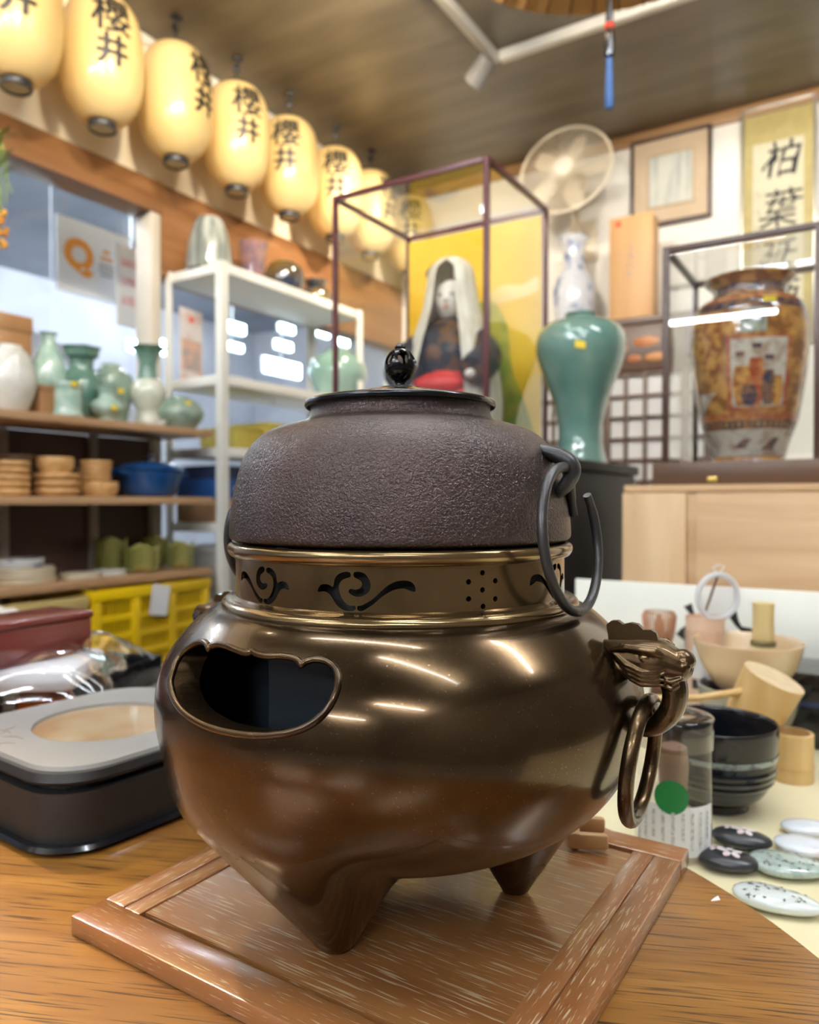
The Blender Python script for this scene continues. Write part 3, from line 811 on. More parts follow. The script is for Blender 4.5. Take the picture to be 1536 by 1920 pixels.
for a_deg in (-128, -8, 112):
    a = radians(a_deg)
    part('kettle_foot', MB().box((0.1035 * cos(a), 0.1035 * sin(a), -0.0272 + KO), (0.008, 0.008, 0.0035), 0.0008), m_iron, kt)
# lugs
TH_L = radians(-29)
hn = Vector((-sin(TH_L), cos(TH_L), 0))
def hpk(px, py):
    p = at_plane(px, py, Vector((AX.x, AX.y, CZ)), hn); q = p - AX
    return (q.x * cos(TH_L) + q.y * sin(TH_L), p.z - ZK)
_hp, hp = hp, hpk
SCL = 0.45 / FPX
lm = MB()
loft(lm, dens([(1005, 838, 6, .004), (1026, 846, 13, .0085), (1050, 856, 16, .0080), (1068, 868, 16, .0068), (1074, 884, 15, .0060), (1066, 903, 14, .0060), (1052, 920, 12, .0055), (1044, 932, 6, .003)]))
loft(lm, dens([(1010, 850, 12, .006), (1024, 870, 10, .005), (1030, 885, 6, .004)]))
tmp = bpy.data.objects.new('tmp', lm.mesh('lug', m_iron2, 0, weld=False)); COL.objects.link(tmp)
md = tmp.modifiers.new('r', 'REMESH'); md.mode = 'VOXEL'; md.voxel_size = 0.0007
md2 = tmp.modifiers.new('s', 'SMOOTH'); md2.iterations = 4
lug_me = evaluated(tmp); bpy.data.objects.remove(tmp)
lug_me.polygons.foreach_set('use_smooth', [True] * len(lug_me.polygons)); lug_me.name = 'lug'
part('lug', lug_me, None, kt, (0, 0, 0), (0, 0, TH_L)); part('lug', lug_me, None, kt, (0, 0, 0), (0, 0, TH_L + pi))
# open iron rings, hung through the lugs
krx, krz = hpk(1080, 1009)
krx += 0.0015
path = []
NR = 90
for k in range(NR + 1):
    f = radians(38 - (38 + 270 + 72) * k / NR); u = k / NR
    off = -0.0046 - 0.0050 * sin(f)
    if u > 0.80: off -= 0.0125 * smoothst((u - 0.80) / 0.2)
    path.append((krx + off + 0.004, 0.0400 * cos(f) + 0.001, krz + 0.0412 * sin(f)))
kr_me = MB().tube(path, [0.0030 if 3 < k < NR - 3 else 0.0026 for k in range(NR + 1)], 12).mesh('kettle_ring', m_iron2, 60)
for lab, ang in (('open black iron lifting ring leaning on the kettle, beside the right dragon', TH_L - radians(5)), ('black iron lifting ring half hidden at the left of the kettle', TH_L + pi - radians(5))):
    o = part('kettle_ring', kr_me, None, None, (AX.x, AX.y, ZK), (0, 0, ang)); tag(o, lab, 'ring')
hp = _hp
# ------------------------------------------------------------------ lanterns along the left wall
m_paper = M('lantern_paper', (0.84, 0.62, 0.26), 0.32, col2=(0.86, 0.66, 0.31), vscale=6, transl=0.30, coat=0.6, bump=0.10, bscale=3, bstretch=(0.3, 0.3, 40))
m_ink = M('black_ink', (0.012, 0.011, 0.010), 0.5, col2=(0.02, 0.018, 0.016), vscale=30)
m_warmring = M('bamboo_ring', (0.72, 0.55, 0.28), 0.5, col2=(0.66, 0.50, 0.25), vscale=20)
LH = 0.44; LRAD = 0.122
lprof = [(r * 1.07, z * 0.905) for r, z in prof([(0.040, 0.0), (0.056, 0.004), (0.082, 0.030), (0.106, 0.075), (0.119, 0.140), (0.122, 0.220), (0.119, 0.300), (0.108, 0.365), (0.086, 0.412), (0.060, 0.434), (0.042, 0.440)], 5)]
LH, LRAD = LH * 0.905, LRAD * 1.07
# fine wire ribs: widen every second ring slightly
lp2 = []
for i in range(len(lprof) - 1):
    (r0, z0), (r1, z1) = lprof[i], lprof[i + 1]
    lp2 += [(r0, z0), ((r0 + r1) / 2 - 0.0010, (z0 + z1) / 2)]
lp2.append(lprof[-1])
shade_me = MB().lathe(lp2, 56, close=True).mesh('shade', m_paper, 60)
bring_me = MB().lathe(prof([(0.042, 0.004), (0.0445, -0.002), (0.0445, -0.020), (0.040, -0.022), (0.039, -0.010), (0.042, 0.004)], 2), 40, close=True).mesh('bottom_ring', m_black, 50)
tring_me = MB().lathe(prof([(0.046, LH - 0.004), (0.047, LH + 0.008), (0.042, LH + 0.012), (0.040, LH)], 2), 40).mesh('top_ring', m_black, 50)
bbot_me = MB().lathe([(0.0, -0.016), (0.0395, -0.016), (0.0395, -0.012), (0.0, -0.012)], 32).mesh('base_disc', m_warmring, 40)
HKT = CEIL - (CZ + 1.2355)
hk = MB().tube([(0, 0, LH + 0.01), (0, 0, HKT - 0.03), (0.010, 0, HKT - 0.02), (0.010, 0, HKT - 0.008)], 0.004, 8); hk.box((0, 0, HKT - 0.045), (0.026, 0.012, 0.024), 0.002); hk.box((0.006, 0, HKT - 0.006), (0.034, 0.03, 0.010), 0.002)
hook_me = hk.mesh('hook', m_black, 40)
def lrad(z):
    for (r0, z0), (r1, z1) in zip(lprof, lprof[1:]):
        if z0 <= z <= z1: return r0 + (r1 - r0) * (z - z0) / max(z1 - z0, 1e-9)
    return 0.1
def char_mesh(ch, zc, size, bold):
    g_, f_ = glyph(ch, 0.0); vs_ = []; fs_ = []
    for ox, oy in ((0, 0), (bold, 0), (-bold, 0), (0, bold * 0.7), (0, -bold * 0.7)):      # brush weight
        b_ = len(vs_); vs_ += [(x + ox, y + oy) for x, y in g_]; fs_ += [tuple(i + b_ for i in f) for f in f_]
    out = []
    for x, y in vs_:
        z = zc + y * size; r = lrad(z) + 0.0022; a = x * size / LRAD * 1.02
        out.append((r * sin(a), -r * cos(a), z))
    bm = bmesh.new(); bv = [bm.verts.new(p) for p in out]
    for f in fs_:
        try: bm.faces.new([bv[i] for i in f])
        except ValueError: pass
    bmesh.ops.triangulate(bm, faces=bm.faces)
    for _ in range(2):
        bmesh.ops.subdivide_edges(bm, edges=[e for e in bm.edges if e.calc_length() > 0.016], cuts=1)
        bmesh.ops.triangulate(bm, faces=[f for f in bm.faces if len(f.verts) > 3])
    for v_ in bm.verts:
        r = lrad(min(max(v_.co.z, 0), LH)) + 0.0022; q = Vector((v_.co.x, v_.co.y)); q = q * (r / q.length); v_.co.x, v_.co.y = q.x, q.y
    me = bpy.data.meshes.new('character'); bm.to_mesh(me); bm.free(); me.materials.append(m_ink); return me
ch1 = char_mesh('櫻', 0.293, 0.118, 0.020); ch2 = char_mesh('井', 0.180, 0.094, 0.035)
hbot = None
LT = 0.19
names = ['cut off by the left edge of the picture', 'second from the left, with a bright highlight', 'third from the left, characters turned right',
         'fourth from the left, above the white steel shelf', 'fifth from the left', 'sixth, at the corner of the glass case',
         'seventh, behind the glass case edge', 'farthest in the corner']
for i, (px, face) in enumerate(((30, 3), (192, 14), (330, 50), (444, 20), (542, -6), (629, 2), (695, 48), (768, 3))):
    y_at = 940 - (1655 - px) * 0.4835
    p = at_t(px, y_at, LT)
    p.z = CZ + 1.2355
    toward = atan2(EYE.x - p.x, -(EYE.y - p.y))
    o = thing('paper_lantern', 'cream paper lantern with black characters, ' + names[i], 'lantern', p, toward + radians(face) , 'row of paper lanterns along the wall')
    part('shade', shade_me, None, o); part('bottom_ring', bring_me, None, o); part('top_ring', tring_me, None, o); part('base_disc', bbot_me, None, o); part('hook', hook_me, None, o)
    part('character', ch1, None, o); part('character', ch2, None, o)

# ------------------------------------------------------------------ white steel shelf
m_steel = M('white_steel', (0.78, 0.77, 0.72), 0.35, col2=(0.74, 0.73, 0.68), vscale=6)
WS0, WS1 = 1.675, 0.80; WT0, WT1 = 0.015, 0.315
wl = WS0 - WS1
sh = thing('steel_shelf', 'white enamelled steel shelf unit under the row of lanterns', 'shelf', RC(0, WS0, 0), RZ)
WZ = [0.25, 0.60, 0.89, 1.17, 1.435, 1.845]
for z in WZ:
    part('shelf_board', MB().box(((WT0 + WT1) / 2, wl / 2, z - 0.018), (WT1 - WT0, wl, 0.036), 0.003), m_steel, sh)
for tt in (WT0 + 0.002, WT1 - 0.002):
    for ss in (0.002, wl - 0.002):
        o = MB(); sx = 1 if tt < 0.1 else -1; sy = 1 if ss < 0.1 else -1
        o.box((tt - sx * 0.002, ss + sy * 0.012, 0.925), (0.003, 0.034, 1.85)); o.box((tt + sx * 0.012, ss - sy * 0.003, 0.925), (0.034, 0.003, 1.85))
        part('post', o, m_steel, sh)
# things on the steel shelf ------------------------------------------------------
def on_shelf(px, py, t, z):     # foot of a thing standing on level z, over a given picture column, at distance t from the wall
    p = at_t(px, py, t); p.z = z; return p
def vase(name, label, cat, loc, pr, mat, seg=40, rip=None, group=None, rz=0, n=5, hollow=True):
    P_ = prof(pr, n)
    if hollow and P_[-1][0] > 0.01:
        rt, zt = P_[-1]; P_ = P_ + [(rt - 0.003, zt + 0.001), (rt - 0.006, zt - 0.004), (max(rt - 0.010, 0.004), zt - 0.03), (0.0, zt - 0.05)]
    o = solo(name, MB().lathe(P_, seg, rip=rip), mat, label, cat, loc, rz, group, 50); return o
m_greyglass = M('grey_striped_glaze', (0.14, 0.16, 0.15), 0.16, col2=(0.42, 0.44, 0.40), vscale=30, stretch=(1, 1, 0.05), coat=0.4)
vase('grey_vase', 'dark grey streaked conical vase on top of the white shelf', 'vase', on_shelf(393, 480, 0.17, 1.845), [(0.0, 0), (0.085, 0.0), (0.088, 0.02), (0.082, 0.09), (0.070, 0.15), (0.055, 0.19), (0.045, 0.205)], m_greyglass)
m_purple = M('violet_glass', (0.16, 0.10, 0.13), 0.08, col2=(0.30, 0.16, 0.14), vscale=18, coat=1.0)
vase('cut_glass_vase', 'violet cut glass beaker vase beside the grey conical vase', 'vase', on_shelf(474, 500, 0.16, 1.845), [(0.0, 0), (0.040, 0.0), (0.042, 0.01), (0.046, 0.08), (0.056, 0.16), (0.062, 0.185)], m_purple, rip=lambda a, u: 1 + 0.03 * cos(12 * a))
m_goldbrown = M('gold_brown_glaze', (0.12, 0.075, 0.02), 0.10, col2=(0.02, 0.03, 0.05), vscale=5, coat=1.0)
vase('globe_vase', 'dark gold globe vase on top of the white shelf', 'vase', on_shelf(533, 540, 0.17, 1.845), [(0.0, 0), (0.045, 0.0), (0.075, 0.025), (0.088, 0.075), (0.078, 0.125), (0.05, 0.152), (0.03, 0.158)], m_goldbrown)
vase('low_jar', 'small dark jar with a black neck, last on top of the white shelf', 'vase', on_shelf(592, 560, 0.17, 1.845), [(0.0, 0), (0.05, 0.0), (0.078, 0.03), (0.070, 0.075), (0.042, 0.095), (0.040, 0.105), (0.056, 0.125)], M('blue_black_glaze', (0.02, 0.025, 0.035), 0.12, col2=(0.12, 0.08, 0.03), vscale=7, coat=1.0))
m_celjar = M('grey_celadon', (0.16, 0.26, 0.22), 0.14, col2=(0.22, 0.32, 0.27), vscale=7, coat=0.6)
m_yel = M('yellow_sticker', (0.80, 0.58, 0.02), 0.5, col2=(0.76, 0.55, 0.02), vscale=30)
def sticker(parent, r, z, ang, w_=0.025, h_=0.018, tilt=0.0, name='price_sticker'):
    me = MB(); vs_ = []
    for j in range(2):
        for i in range(5):
            a = ang + (i - 2) / 4 * w_ / r; vs_.append(((r + 0.0015 - (z[1] if isinstance(z, tuple) else 0) * (j - 0.5) * h_) * cos(a), (r + 0.0015) * sin(a), (z[0] if isinstance(z, tuple) else z) + (j - 0.5) * h_ + tilt * (i - 2)))
    me.add(vs_, [(i, i + 1, 5 + i + 1, 5 + i) for i in range(4)])
    return part(name, me, m_yel, parent)
o = vase('celadon_jar', 'large grey-green celadon jar behind the left post of the glass case', 'jar', on_shelf(634, 750, 0.19, 1.435), [(0.0, 0), (0.085, 0.0), (0.100, 0.03), (0.130, 0.10), (0.134, 0.15), (0.115, 0.20), (0.080, 0.225), (0.062, 0.232), (0.060, 0.245)], m_celjar)
m_oliveb = M('olive_carton', (0.46, 0.36, 0.05), 0.5, col2=(0.52, 0.42, 0.08), vscale=6)
m_card = M('cardboard', (0.38, 0.22, 0.11), 0.7, col2=(0.42, 0.25, 0.13), vscale=5)
m_navy = M('navy_box', (0.015, 0.025, 0.07), 0.5, col2=(0.02, 0.03, 0.08), vscale=5)
m_blue = M('blue_box', (0.015, 0.07, 0.26), 0.45, col2=(0.02, 0.085, 0.30), vscale=5)
m_cream = M('cream_card', (0.78, 0.72, 0.58), 0.6, col2=(0.74, 0.68, 0.55), vscale=6)
m_labelw = M('white_label', (0.82, 0.82, 0.84), 0.6, col2=(0.78, 0.78, 0.80), vscale=9)
def carton(name, label, loc, size, mat, lab=None, labsize=(0.05, 0.03), rz=RZ, cat='box', group=None, flaps=True):
    o = thing(name, label, cat, loc, rz, group)
    part('body', MB().box((0, 0, size[2] * 0.42), (size[0], size[1], size[2] * 0.84), 0.002), mat, o)
    part('lid', MB().box((0, 0, size[2] * 0.92), (size[0] + 0.006, size[1] + 0.006, size[2] * 0.16), 0.002), mat, o)
    if lab: part('label', MB().box((size[0] / 2 + 0.001, 0, size[2] * 0.45), (0.002, labsize[0], labsize[1])), lab, o)
    return o
def shelf_ts(t, s, z): return RC(t, s, z)
carton('yellow_carton', 'olive yellow carton with a pale lid label under the celadon jar', shelf_ts(0.19, 1.345, 1.17), (0.20, 0.11, 0.115), m_oliveb, m_labelw, (0.06, 0.03))
carton('olive_carton', 'olive yellow carton beside the white shelf post', shelf_ts(0.19, 1.50, 1.17), (0.20, 0.15, 0.085), m_oliveb)
carton('white_carton', 'white carton behind the kettle on the steel shelf', shelf_ts(0.20, 1.30, 0.89), (0.18, 0.22, 0.20), m_white, m_navy, (0.04, 0.05))
carton('navy_carton', 'flat navy carton on the level behind the blue pot', shelf_ts(0.15, 1.58, 1.055), (0.22, 0.14, 0.05), m_navy)
carton('blue_carton', 'bright blue carton with a small white label behind the white post', shelf_ts(0.16, 1.56, 0.98), (0.24, 0.18, 0.075), m_blue, m_labelw, (0.04, 0.025))
carton('brown_carton', 'brown cardboard carton under the bright blue carton', shelf_ts(0.16, 1.56, 0.89), (0.24, 0.18, 0.09), m_card)
carton('grey_carton', 'grey-white carton low on the steel shelf behind the green bowls', shelf_ts(0.16, 1.52, 0.60), (0.24, 0.26, 0.20), M('grey_card', (0.35, 0.34, 0.32), 0.6, col2=(0.40, 0.39, 0.37), vscale=5), m_labelw)
# leaflets standing on the 2nd level
m_leaf = M('printed_leaflet', (0.62, 0.58, 0.58), 0.5, col2=(0.55, 0.28, 0.20), vscale=14, lo=0.5, hi=0.72)
lf = thing('leaflet', 'printed leaflet with a red mark leaning at the end of the white shelf', 'leaflet', shelf_ts(0.07, 1.60, 1.437), RZ + radians(8))
part('sheet', MB().box((0, 0, 0.14), (0.004, 0.13, 0.28)), m_leaf, lf)
part('picture', MB().box((0.0025, 0, 0.10), (0.0015, 0.11, 0.12)), M('leaflet_photo', (0.35, 0.30, 0.30), 0.4, col2=(0.62, 0.36, 0.26), vscale=25), lf)
part('red_mark', MB().lathe([(0.0, 0), (0.013, 0), (0.013, 0.001), (0, 0.001)], 16), M('red_print', (0.7, 0.08, 0.04), 0.5, col2=(0.65, 0.07, 0.04), vscale=20), lf, (0.002, 0.0, 0.24), (0, pi / 2, 0))

# ------------------------------------------------------------------ wooden shelf with celadon, baskets and bowls
m_shelfw = WOOD('shelf_wood', (0.42, 0.24, 0.12), (0.55, 0.34, 0.18), axis=1, scale=14, rough=0.4)
m_shelfback = M('dark_brown_back', (0.075, 0.038, 0.026), 0.6, col2=(0.10, 0.050, 0.034), vscale=3)
SW0, SW1 = 3.0, 1.70; slen = SW0 - SW1
TZ = [0.42, 0.728, 0.985, 1.227]
so = thing('wooden_shelf', 'wooden wall shelf with dark brown back full of ceramics', 'shelf', RC(0, SW1 + 0.006, 0), RZ)
for z in TZ:
    part('shelf_board', MB().box((0.155, -slen / 2, z - 0.0125), (0.285, slen, 0.025), 0.002), m_shelfw, so)
part('back_panel', MB().box((0.009, -slen / 2, 0.60), (0.006, slen, 1.20)), m_shelfback, so)
for dy in (0.30, 0.62, 0.94, slen - 0.01):
    part('upright', MB().box((0.024, -dy, 0.60), (0.022, 0.03, 1.20), 0.002), M('shelf_upright', (0.30, 0.24, 0.20), 0.5, col2=(0.34, 0.28, 0.24), vscale=6) if dy == 0.30 else bpy.data.materials['shelf_upright'], so)
for dy in (slen - 0.012,):
    part('side_post', MB().box((0.285, -dy, 0.60), (0.022, 0.022, 1.20), 0.002), m_trimw, so)
ZS = TZ[3]
m_cel = [M('celadon_pale', (0.36, 0.52, 0.44), 0.16, col2=(0.48, 0.62, 0.54), vscale=30, lo=0.45, hi=0.6, coat=0.5),
         M('celadon_deep', (0.08, 0.18, 0.14), 0.14, col2=(0.14, 0.25, 0.20), vscale=20, coat=0.6),
         M('celadon_mid', (0.22, 0.32, 0.25), 0.16, col2=(0.32, 0.42, 0.34), vscale=26, coat=0.5)]
m_porc = M('white_porcelain', (0.74, 0.73, 0.68), 0.18, col2=(0.66, 0.66, 0.60), vscale=16, coat=0.4)
def pot(name, label, px, py, t, pr, mat, rip=None, st=None, group=None):
    p = on_shelf(px, py, t, ZS)
    o = vase(name, label, 'vase', p, pr, mat, 40, rip, group)
    if st:
        z, r = st; ang = atan2(EYE.y - p.y, EYE.x - p.x) + radians(25); sticker(o, r, z, ang, 0.02, 0.016)
    return o
pot('ribbed_vase', 'white ribbed egg-shaped vase at the left end of the top shelf', 20, 760, 0.19, [(0, 0), (0.035, 0), (0.050, 0.02), (0.067, 0.075), (0.066, 0.12), (0.050, 0.170), (0.032, 0.19), (0.030, 0.20)], m_porc, rip=lambda a, u: 1 + 0.045 * abs(cos(9 * a)))
pot('celadon_bottle', 'pale celadon bottle vase behind the cylindrical pot', 92, 740, 0.08, [(0, 0), (0.040, 0), (0.050, 0.03), (0.060, 0.12), (0.054, 0.17), (0.040, 0.21), (0.024, 0.25), (0.022, 0.275), (0.028, 0.285)], m_cel[0])
pot('flared_vase', 'deep green vase with a scalloped flaring mouth', 153, 740, 0.135, [(0, 0), (0.045, 0), (0.056, 0.02), (0.066, 0.09), (0.060, 0.13), (0.042, 0.165), (0.036, 0.19), (0.044, 0.225), (0.062, 0.245)], m_cel[1], rip=lambda a, u: 1 + (0.06 * cos(6 * a) if u > 0.88 else 0.0))
pot('shoulder_jar', 'grey-green shouldered jar with a yellow sticker behind the small vase', 208, 745, 0.08, [(0, 0), (0.045, 0), (0.058, 0.05), (0.076, 0.13), (0.068, 0.18), (0.035, 0.205), (0.032, 0.22)], m_cel[2], st=(0.12, 0.075))
tv = thing('trumpet_vase', 'celadon trumpet vase, dark green neck over a white body', 'vase', on_shelf(278, 765, 0.17, ZS), 0)
part('vase_body', MB().lathe(prof([(0, 0), (0.036, 0), (0.044, 0.02), (0.038, 0.055), (0.052, 0.085), (0.062, 0.125), (0.050, 0.160), (0.034, 0.172)], 5), 40), M('white_green_glaze', (0.58, 0.62, 0.52), 0.16, col2=(0.70, 0.70, 0.62), vscale=14, coat=0.5), tv, smooth=50)
part('neck', MB().lathe(prof([(0.035, 0.170), (0.030, 0.200), (0.031, 0.235), (0.045, 0.268), (0.062, 0.282), (0.058, 0.283), (0.040, 0.262), (0.026, 0.23), (0.0, 0.20)], 4), 40), m_cel[1], tv, smooth=50)
pot('cylinder_pot', 'pale celadon cylindrical pot with relief and a yellow sticker', 126, 765, 0.24, [(0, 0), (0.044, 0), (0.047, 0.012), (0.043, 0.02), (0.043, 0.085), (0.047, 0.092), (0.047, 0.105)], m_cel[0], st=(0.098, 0.047))
pot('short_neck_vase', 'small pale celadon vase with a wide short neck and sticker', 200, 768, 0.24, [(0, 0), (0.026, 0), (0.024, 0.01), (0.048, 0.032), (0.052, 0.048), (0.040, 0.066), (0.027, 0.075), (0.026, 0.098), (0.034, 0.110)], m_cel[0], st=(0.040, 0.052))
pot('openwork_jar', 'squat green openwork jar at the right end of the top shelf', 336, 785, 0.215, [(0, 0), (0.048, 0), (0.060, 0.01), (0.085, 0.046), (0.083, 0.074), (0.060, 0.102), (0.036, 0.111), (0.036, 0.118)], m_cel[2], st=(0.088, 0.076))
pot('tiny_cup', 'tiny white cup at the shelf front between the two green jars', 302, 788, 0.275, [(0, 0), (0.012, 0), (0.016, 0.008), (0.020, 0.020)], m_porc)
carton('wooden_chest', 'tall brown wooden box at the back of the top shelf', on_shelf(16, 745, 0.062, ZS), (0.09, 0.10, 0.315), m_card if False else WOOD('box_wood', (0.34, 0.17, 0.07), (0.42, 0.23, 0.10), axis=2, scale=10, rough=0.5))
carton('small_wood_box', 'small brown wooden box between the ribbed vase and the cylindrical pot', on_shelf(76, 762, 0.20, ZS), (0.08, 0.05, 0.09), bpy.data.materials['box_wood'])
# second level: stacks of turned wooden bowls, blue pot
m_bowlw = WOOD('pale_turned_wood', (0.60, 0.32, 0.11), (0.74, 0.45, 0.19), axis=2, scale=30, ratio=0.5, rough=0.45)
m_bowld = WOOD('dark_turned_wood', (0.16, 0.085, 0.04), (0.22, 0.12, 0.06), axis=2, scale=30, ratio=0.5, rough=0.45)
def stackrow(px, py, t, z0, n, r, h, mat, what, grp, pr=None, dx=0.0, name='wooden_bowl', cat='bowl'):
    base = on_shelf(px, py, t, z0)
    pr = pr or [(0, 0), (0.7, 0), (0.86, 0.12), (1.0, 0.55), (1.0, 0.92), (0.96, 1.0), (0.80, 0.96), (0.0, 0.9)]
    me = MB().lathe(prof([(a * r, b_ * h) for a, b_ in pr], 3), 32).mesh(name, mat, 50)
    for k in range(n):
        o = part(name, me, None, None, base + Vector((dx * random.uniform(-1, 1), dx * random.uniform(-1, 1), k * h)), (0, 0, random.random() * 6))
        pos = 'alone' if n == 1 else ('at the bottom' if k == 0 else ('on top' if k == n - 1 else ('second from the bottom' if k == 1 else ('third from the bottom' if k == 2 else 'fourth from the bottom'))))
        tag(o, '%s, %s of its stack' % (what, pos) if n > 1 else what, cat, grp)
Z2 = TZ[2]
g = 'turned wooden bowls on the middle shelf'
stackrow(22, 915, 0.22, Z2, 5, 0.050, 0.0205, m_bowlw, 'pale wooden bowl of the leftmost front stack', g)
stackrow(26, 900, 0.08, Z2, 4, 0.066, 0.032, m_bowld, 'dark wooden bowl behind the leftmost front stack', g)
stackrow(124, 905, 0.07, Z2, 3, 0.055, 0.034, m_bowld, 'dark wooden bowl behind the large lidded tubs', g)
stackrow(106, 918, 0.22, Z2, 3, 0.067, 0.0235, m_bowlw, 'wide pale wooden tub left of the middle stack', g)
stackrow(104, 890, 0.221, Z2 + 0.0715, 1, 0.053, 0.048, m_bowlw, 'narrower pale wooden tub standing on the three wide tubs', g)
stackrow(184, 918, 0.22, Z2, 1, 0.062, 0.048, m_bowlw, 'pale wooden tub beside the blue pot, under the small dishes', g)
stackrow(179, 890, 0.22, Z2 + 0.049, 4, 0.049, 0.0165, m_bowlw, 'small pale wooden dish left of the blue pot', g, dx=0.003)
bp_ = thing('blue_pot', 'blue enamelled lidded cooking pot on the middle shelf', 'pot', on_shelf(282, 915, 0.18, Z2), RZ)
bp_.scale = (1.15, 1.15, 1.12)
m_enamel = M('blue_enamel', (0.008, 0.055, 0.19), 0.25, col2=(0.012, 0.075, 0.24), vscale=4, coat=0.6)
part('pot_body', MB().lathe(prof([(0, 0), (0.060, 0), (0.078, 0.012), (0.094, 0.05), (0.098, 0.082), (0.0, 0.082)], 4), 48), m_enamel, bp_, smooth=50)
ld = part('lid', MB().lathe(prof([(0.0, 0.083), (0.103, 0.083), (0.103, 0.089), (0.085, 0.101), (0.045, 0.110), (0.0, 0.113)], 4), 48), m_enamel, bp_, smooth=50)
part('lid_knob', MB().lathe(prof([(0.008, 0.112), (0.009, 0.122), (0.018, 0.130), (0.012, 0.138), (0, 0.139)], 3), 20), M('steel_knob', (0.5, 0.5, 0.52), 0.25, 1.0, col2=(0.45, 0.45, 0.47), vscale=20), ld)
for k in (-1, 1):
    part('pot_handle', MB().tube([(-0.03, k * 0.092, 0.072), (-0.025, k * 0.118, 0.074), (0.025, k * 0.118, 0.074), (0.03, k * 0.092, 0.072)], 0.007, 8), m_enamel, bp_)
# third level: plates and wavy green bowls
Z3 = TZ[1]
m_plate = M('cream_plate', (0.78, 0.66, 0.46), 0.3, col2=(0.70, 0.60, 0.44), vscale=12, coat=0.3)
m_plate2 = M('white_blue_plate', (0.68, 0.68, 0.66), 0.25, col2=(0.20, 0.25, 0.42), vscale=10, lo=0.55, hi=0.62, coat=0.4)
ppr = [(0, 0), (0.62, 0), (0.93, 0.12), (0.99, 0.30), (1.0, 0.62), (0.99, 0.96), (0.95, 1.0), (0.65, 0.6), (0, 0.55)]
g = 'plates on the lower shelf'
stackrow(45, 1085, 0.19, Z3, 5, 0.085, 0.0095, m_plate, 'thick cream plate of the tall pile', g, ppr, 0.004, 'plate', 'plate')
stackrow(38, 1050, 0.19, Z3 + 0.0485, 3, 0.070, 0.008, m_plate2, 'blue and white plate lying on the cream pile', g, ppr, 0.004, 'plate', 'plate')
stackrow(150, 1078, 0.22, Z3, 2, 0.062, 0.008, m_plate, 'cream saucer lying between the tall pile and green bowls', g, ppr, 0.004, 'plate', 'plate')
stackrow(205, 1072, 0.20, Z3, 2, 0.055, 0.008, m_porc, 'white saucer lying beside the green bowls', g, ppr, 0.004, 'plate', 'plate')
m_oribe = M('green_oribe', (0.26, 0.27, 0.05), 0.14, col2=(0.52, 0.49, 0.16), vscale=12, coat=0.8)
def wavy(px, py, t, n, r, h, what):
    base = on_shelf(px, py, t, Z3); seg = 40
    me_ = MB(); pr = prof([(0.0, 0.0), (0.45, 0.0), (0.62, 0.2), (0.92, 0.55), (1.03, 0.75), (1.0, 1.0), (0.94, 0.95), (0.55, 0.4), (0.0, 0.3)], 3); vs_ = []; fs_ = []
    for i, (a, b_) in enumerate(pr):
        for k in range(seg):
            f = 2 * pi * k / seg; vs_.append((a * r * cos(f), a * r * sin(f), b_ * h * 1.0 + a ** 2 * 0.009 * cos(4 * f) + a ** 2 * 0.009))
    for i in range(len(pr) - 1):
        for k in range(seg): fs_.append((i * seg + k, i * seg + (k + 1) % seg, (i + 1) * seg + (k + 1) % seg, (i + 1) * seg + k))
    me_.add(vs_, fs_); me = me_.mesh('wavy_bowl', m_oribe, 50)
    for k in range(n):
        o = part('wavy_bowl', me, None, None, base + Vector((0, 0, k * h)), (0, 0, 0.4 + 0.02 * k))
        pos = 'top' if k == n - 1 else ['bottom', 'second', 'third', 'fourth', 'fifth', 'sixth', 'seventh', 'top'][k]
        tag(o, 'glossy green wavy bowl, %s one from below, %s' % (pos, what) if pos != 'top' else 'glossy green wavy bowl, topmost of the %s' % what, 'bowl', 'wavy green bowls on the lower shelf')
wavy(266, 1062, 0.22, 5, 0.056, 0.0155, 'front left stack')
wavy(336, 1058, 0.22, 5, 0.050, 0.0165, 'front right stack')
wavy(208, 1050, 0.09, 8, 0.052, 0.0125, 'back left stack in the shade')
wavy(290, 1045, 0.09, 8, 0.050, 0.0125, 'back right stack in the shade')

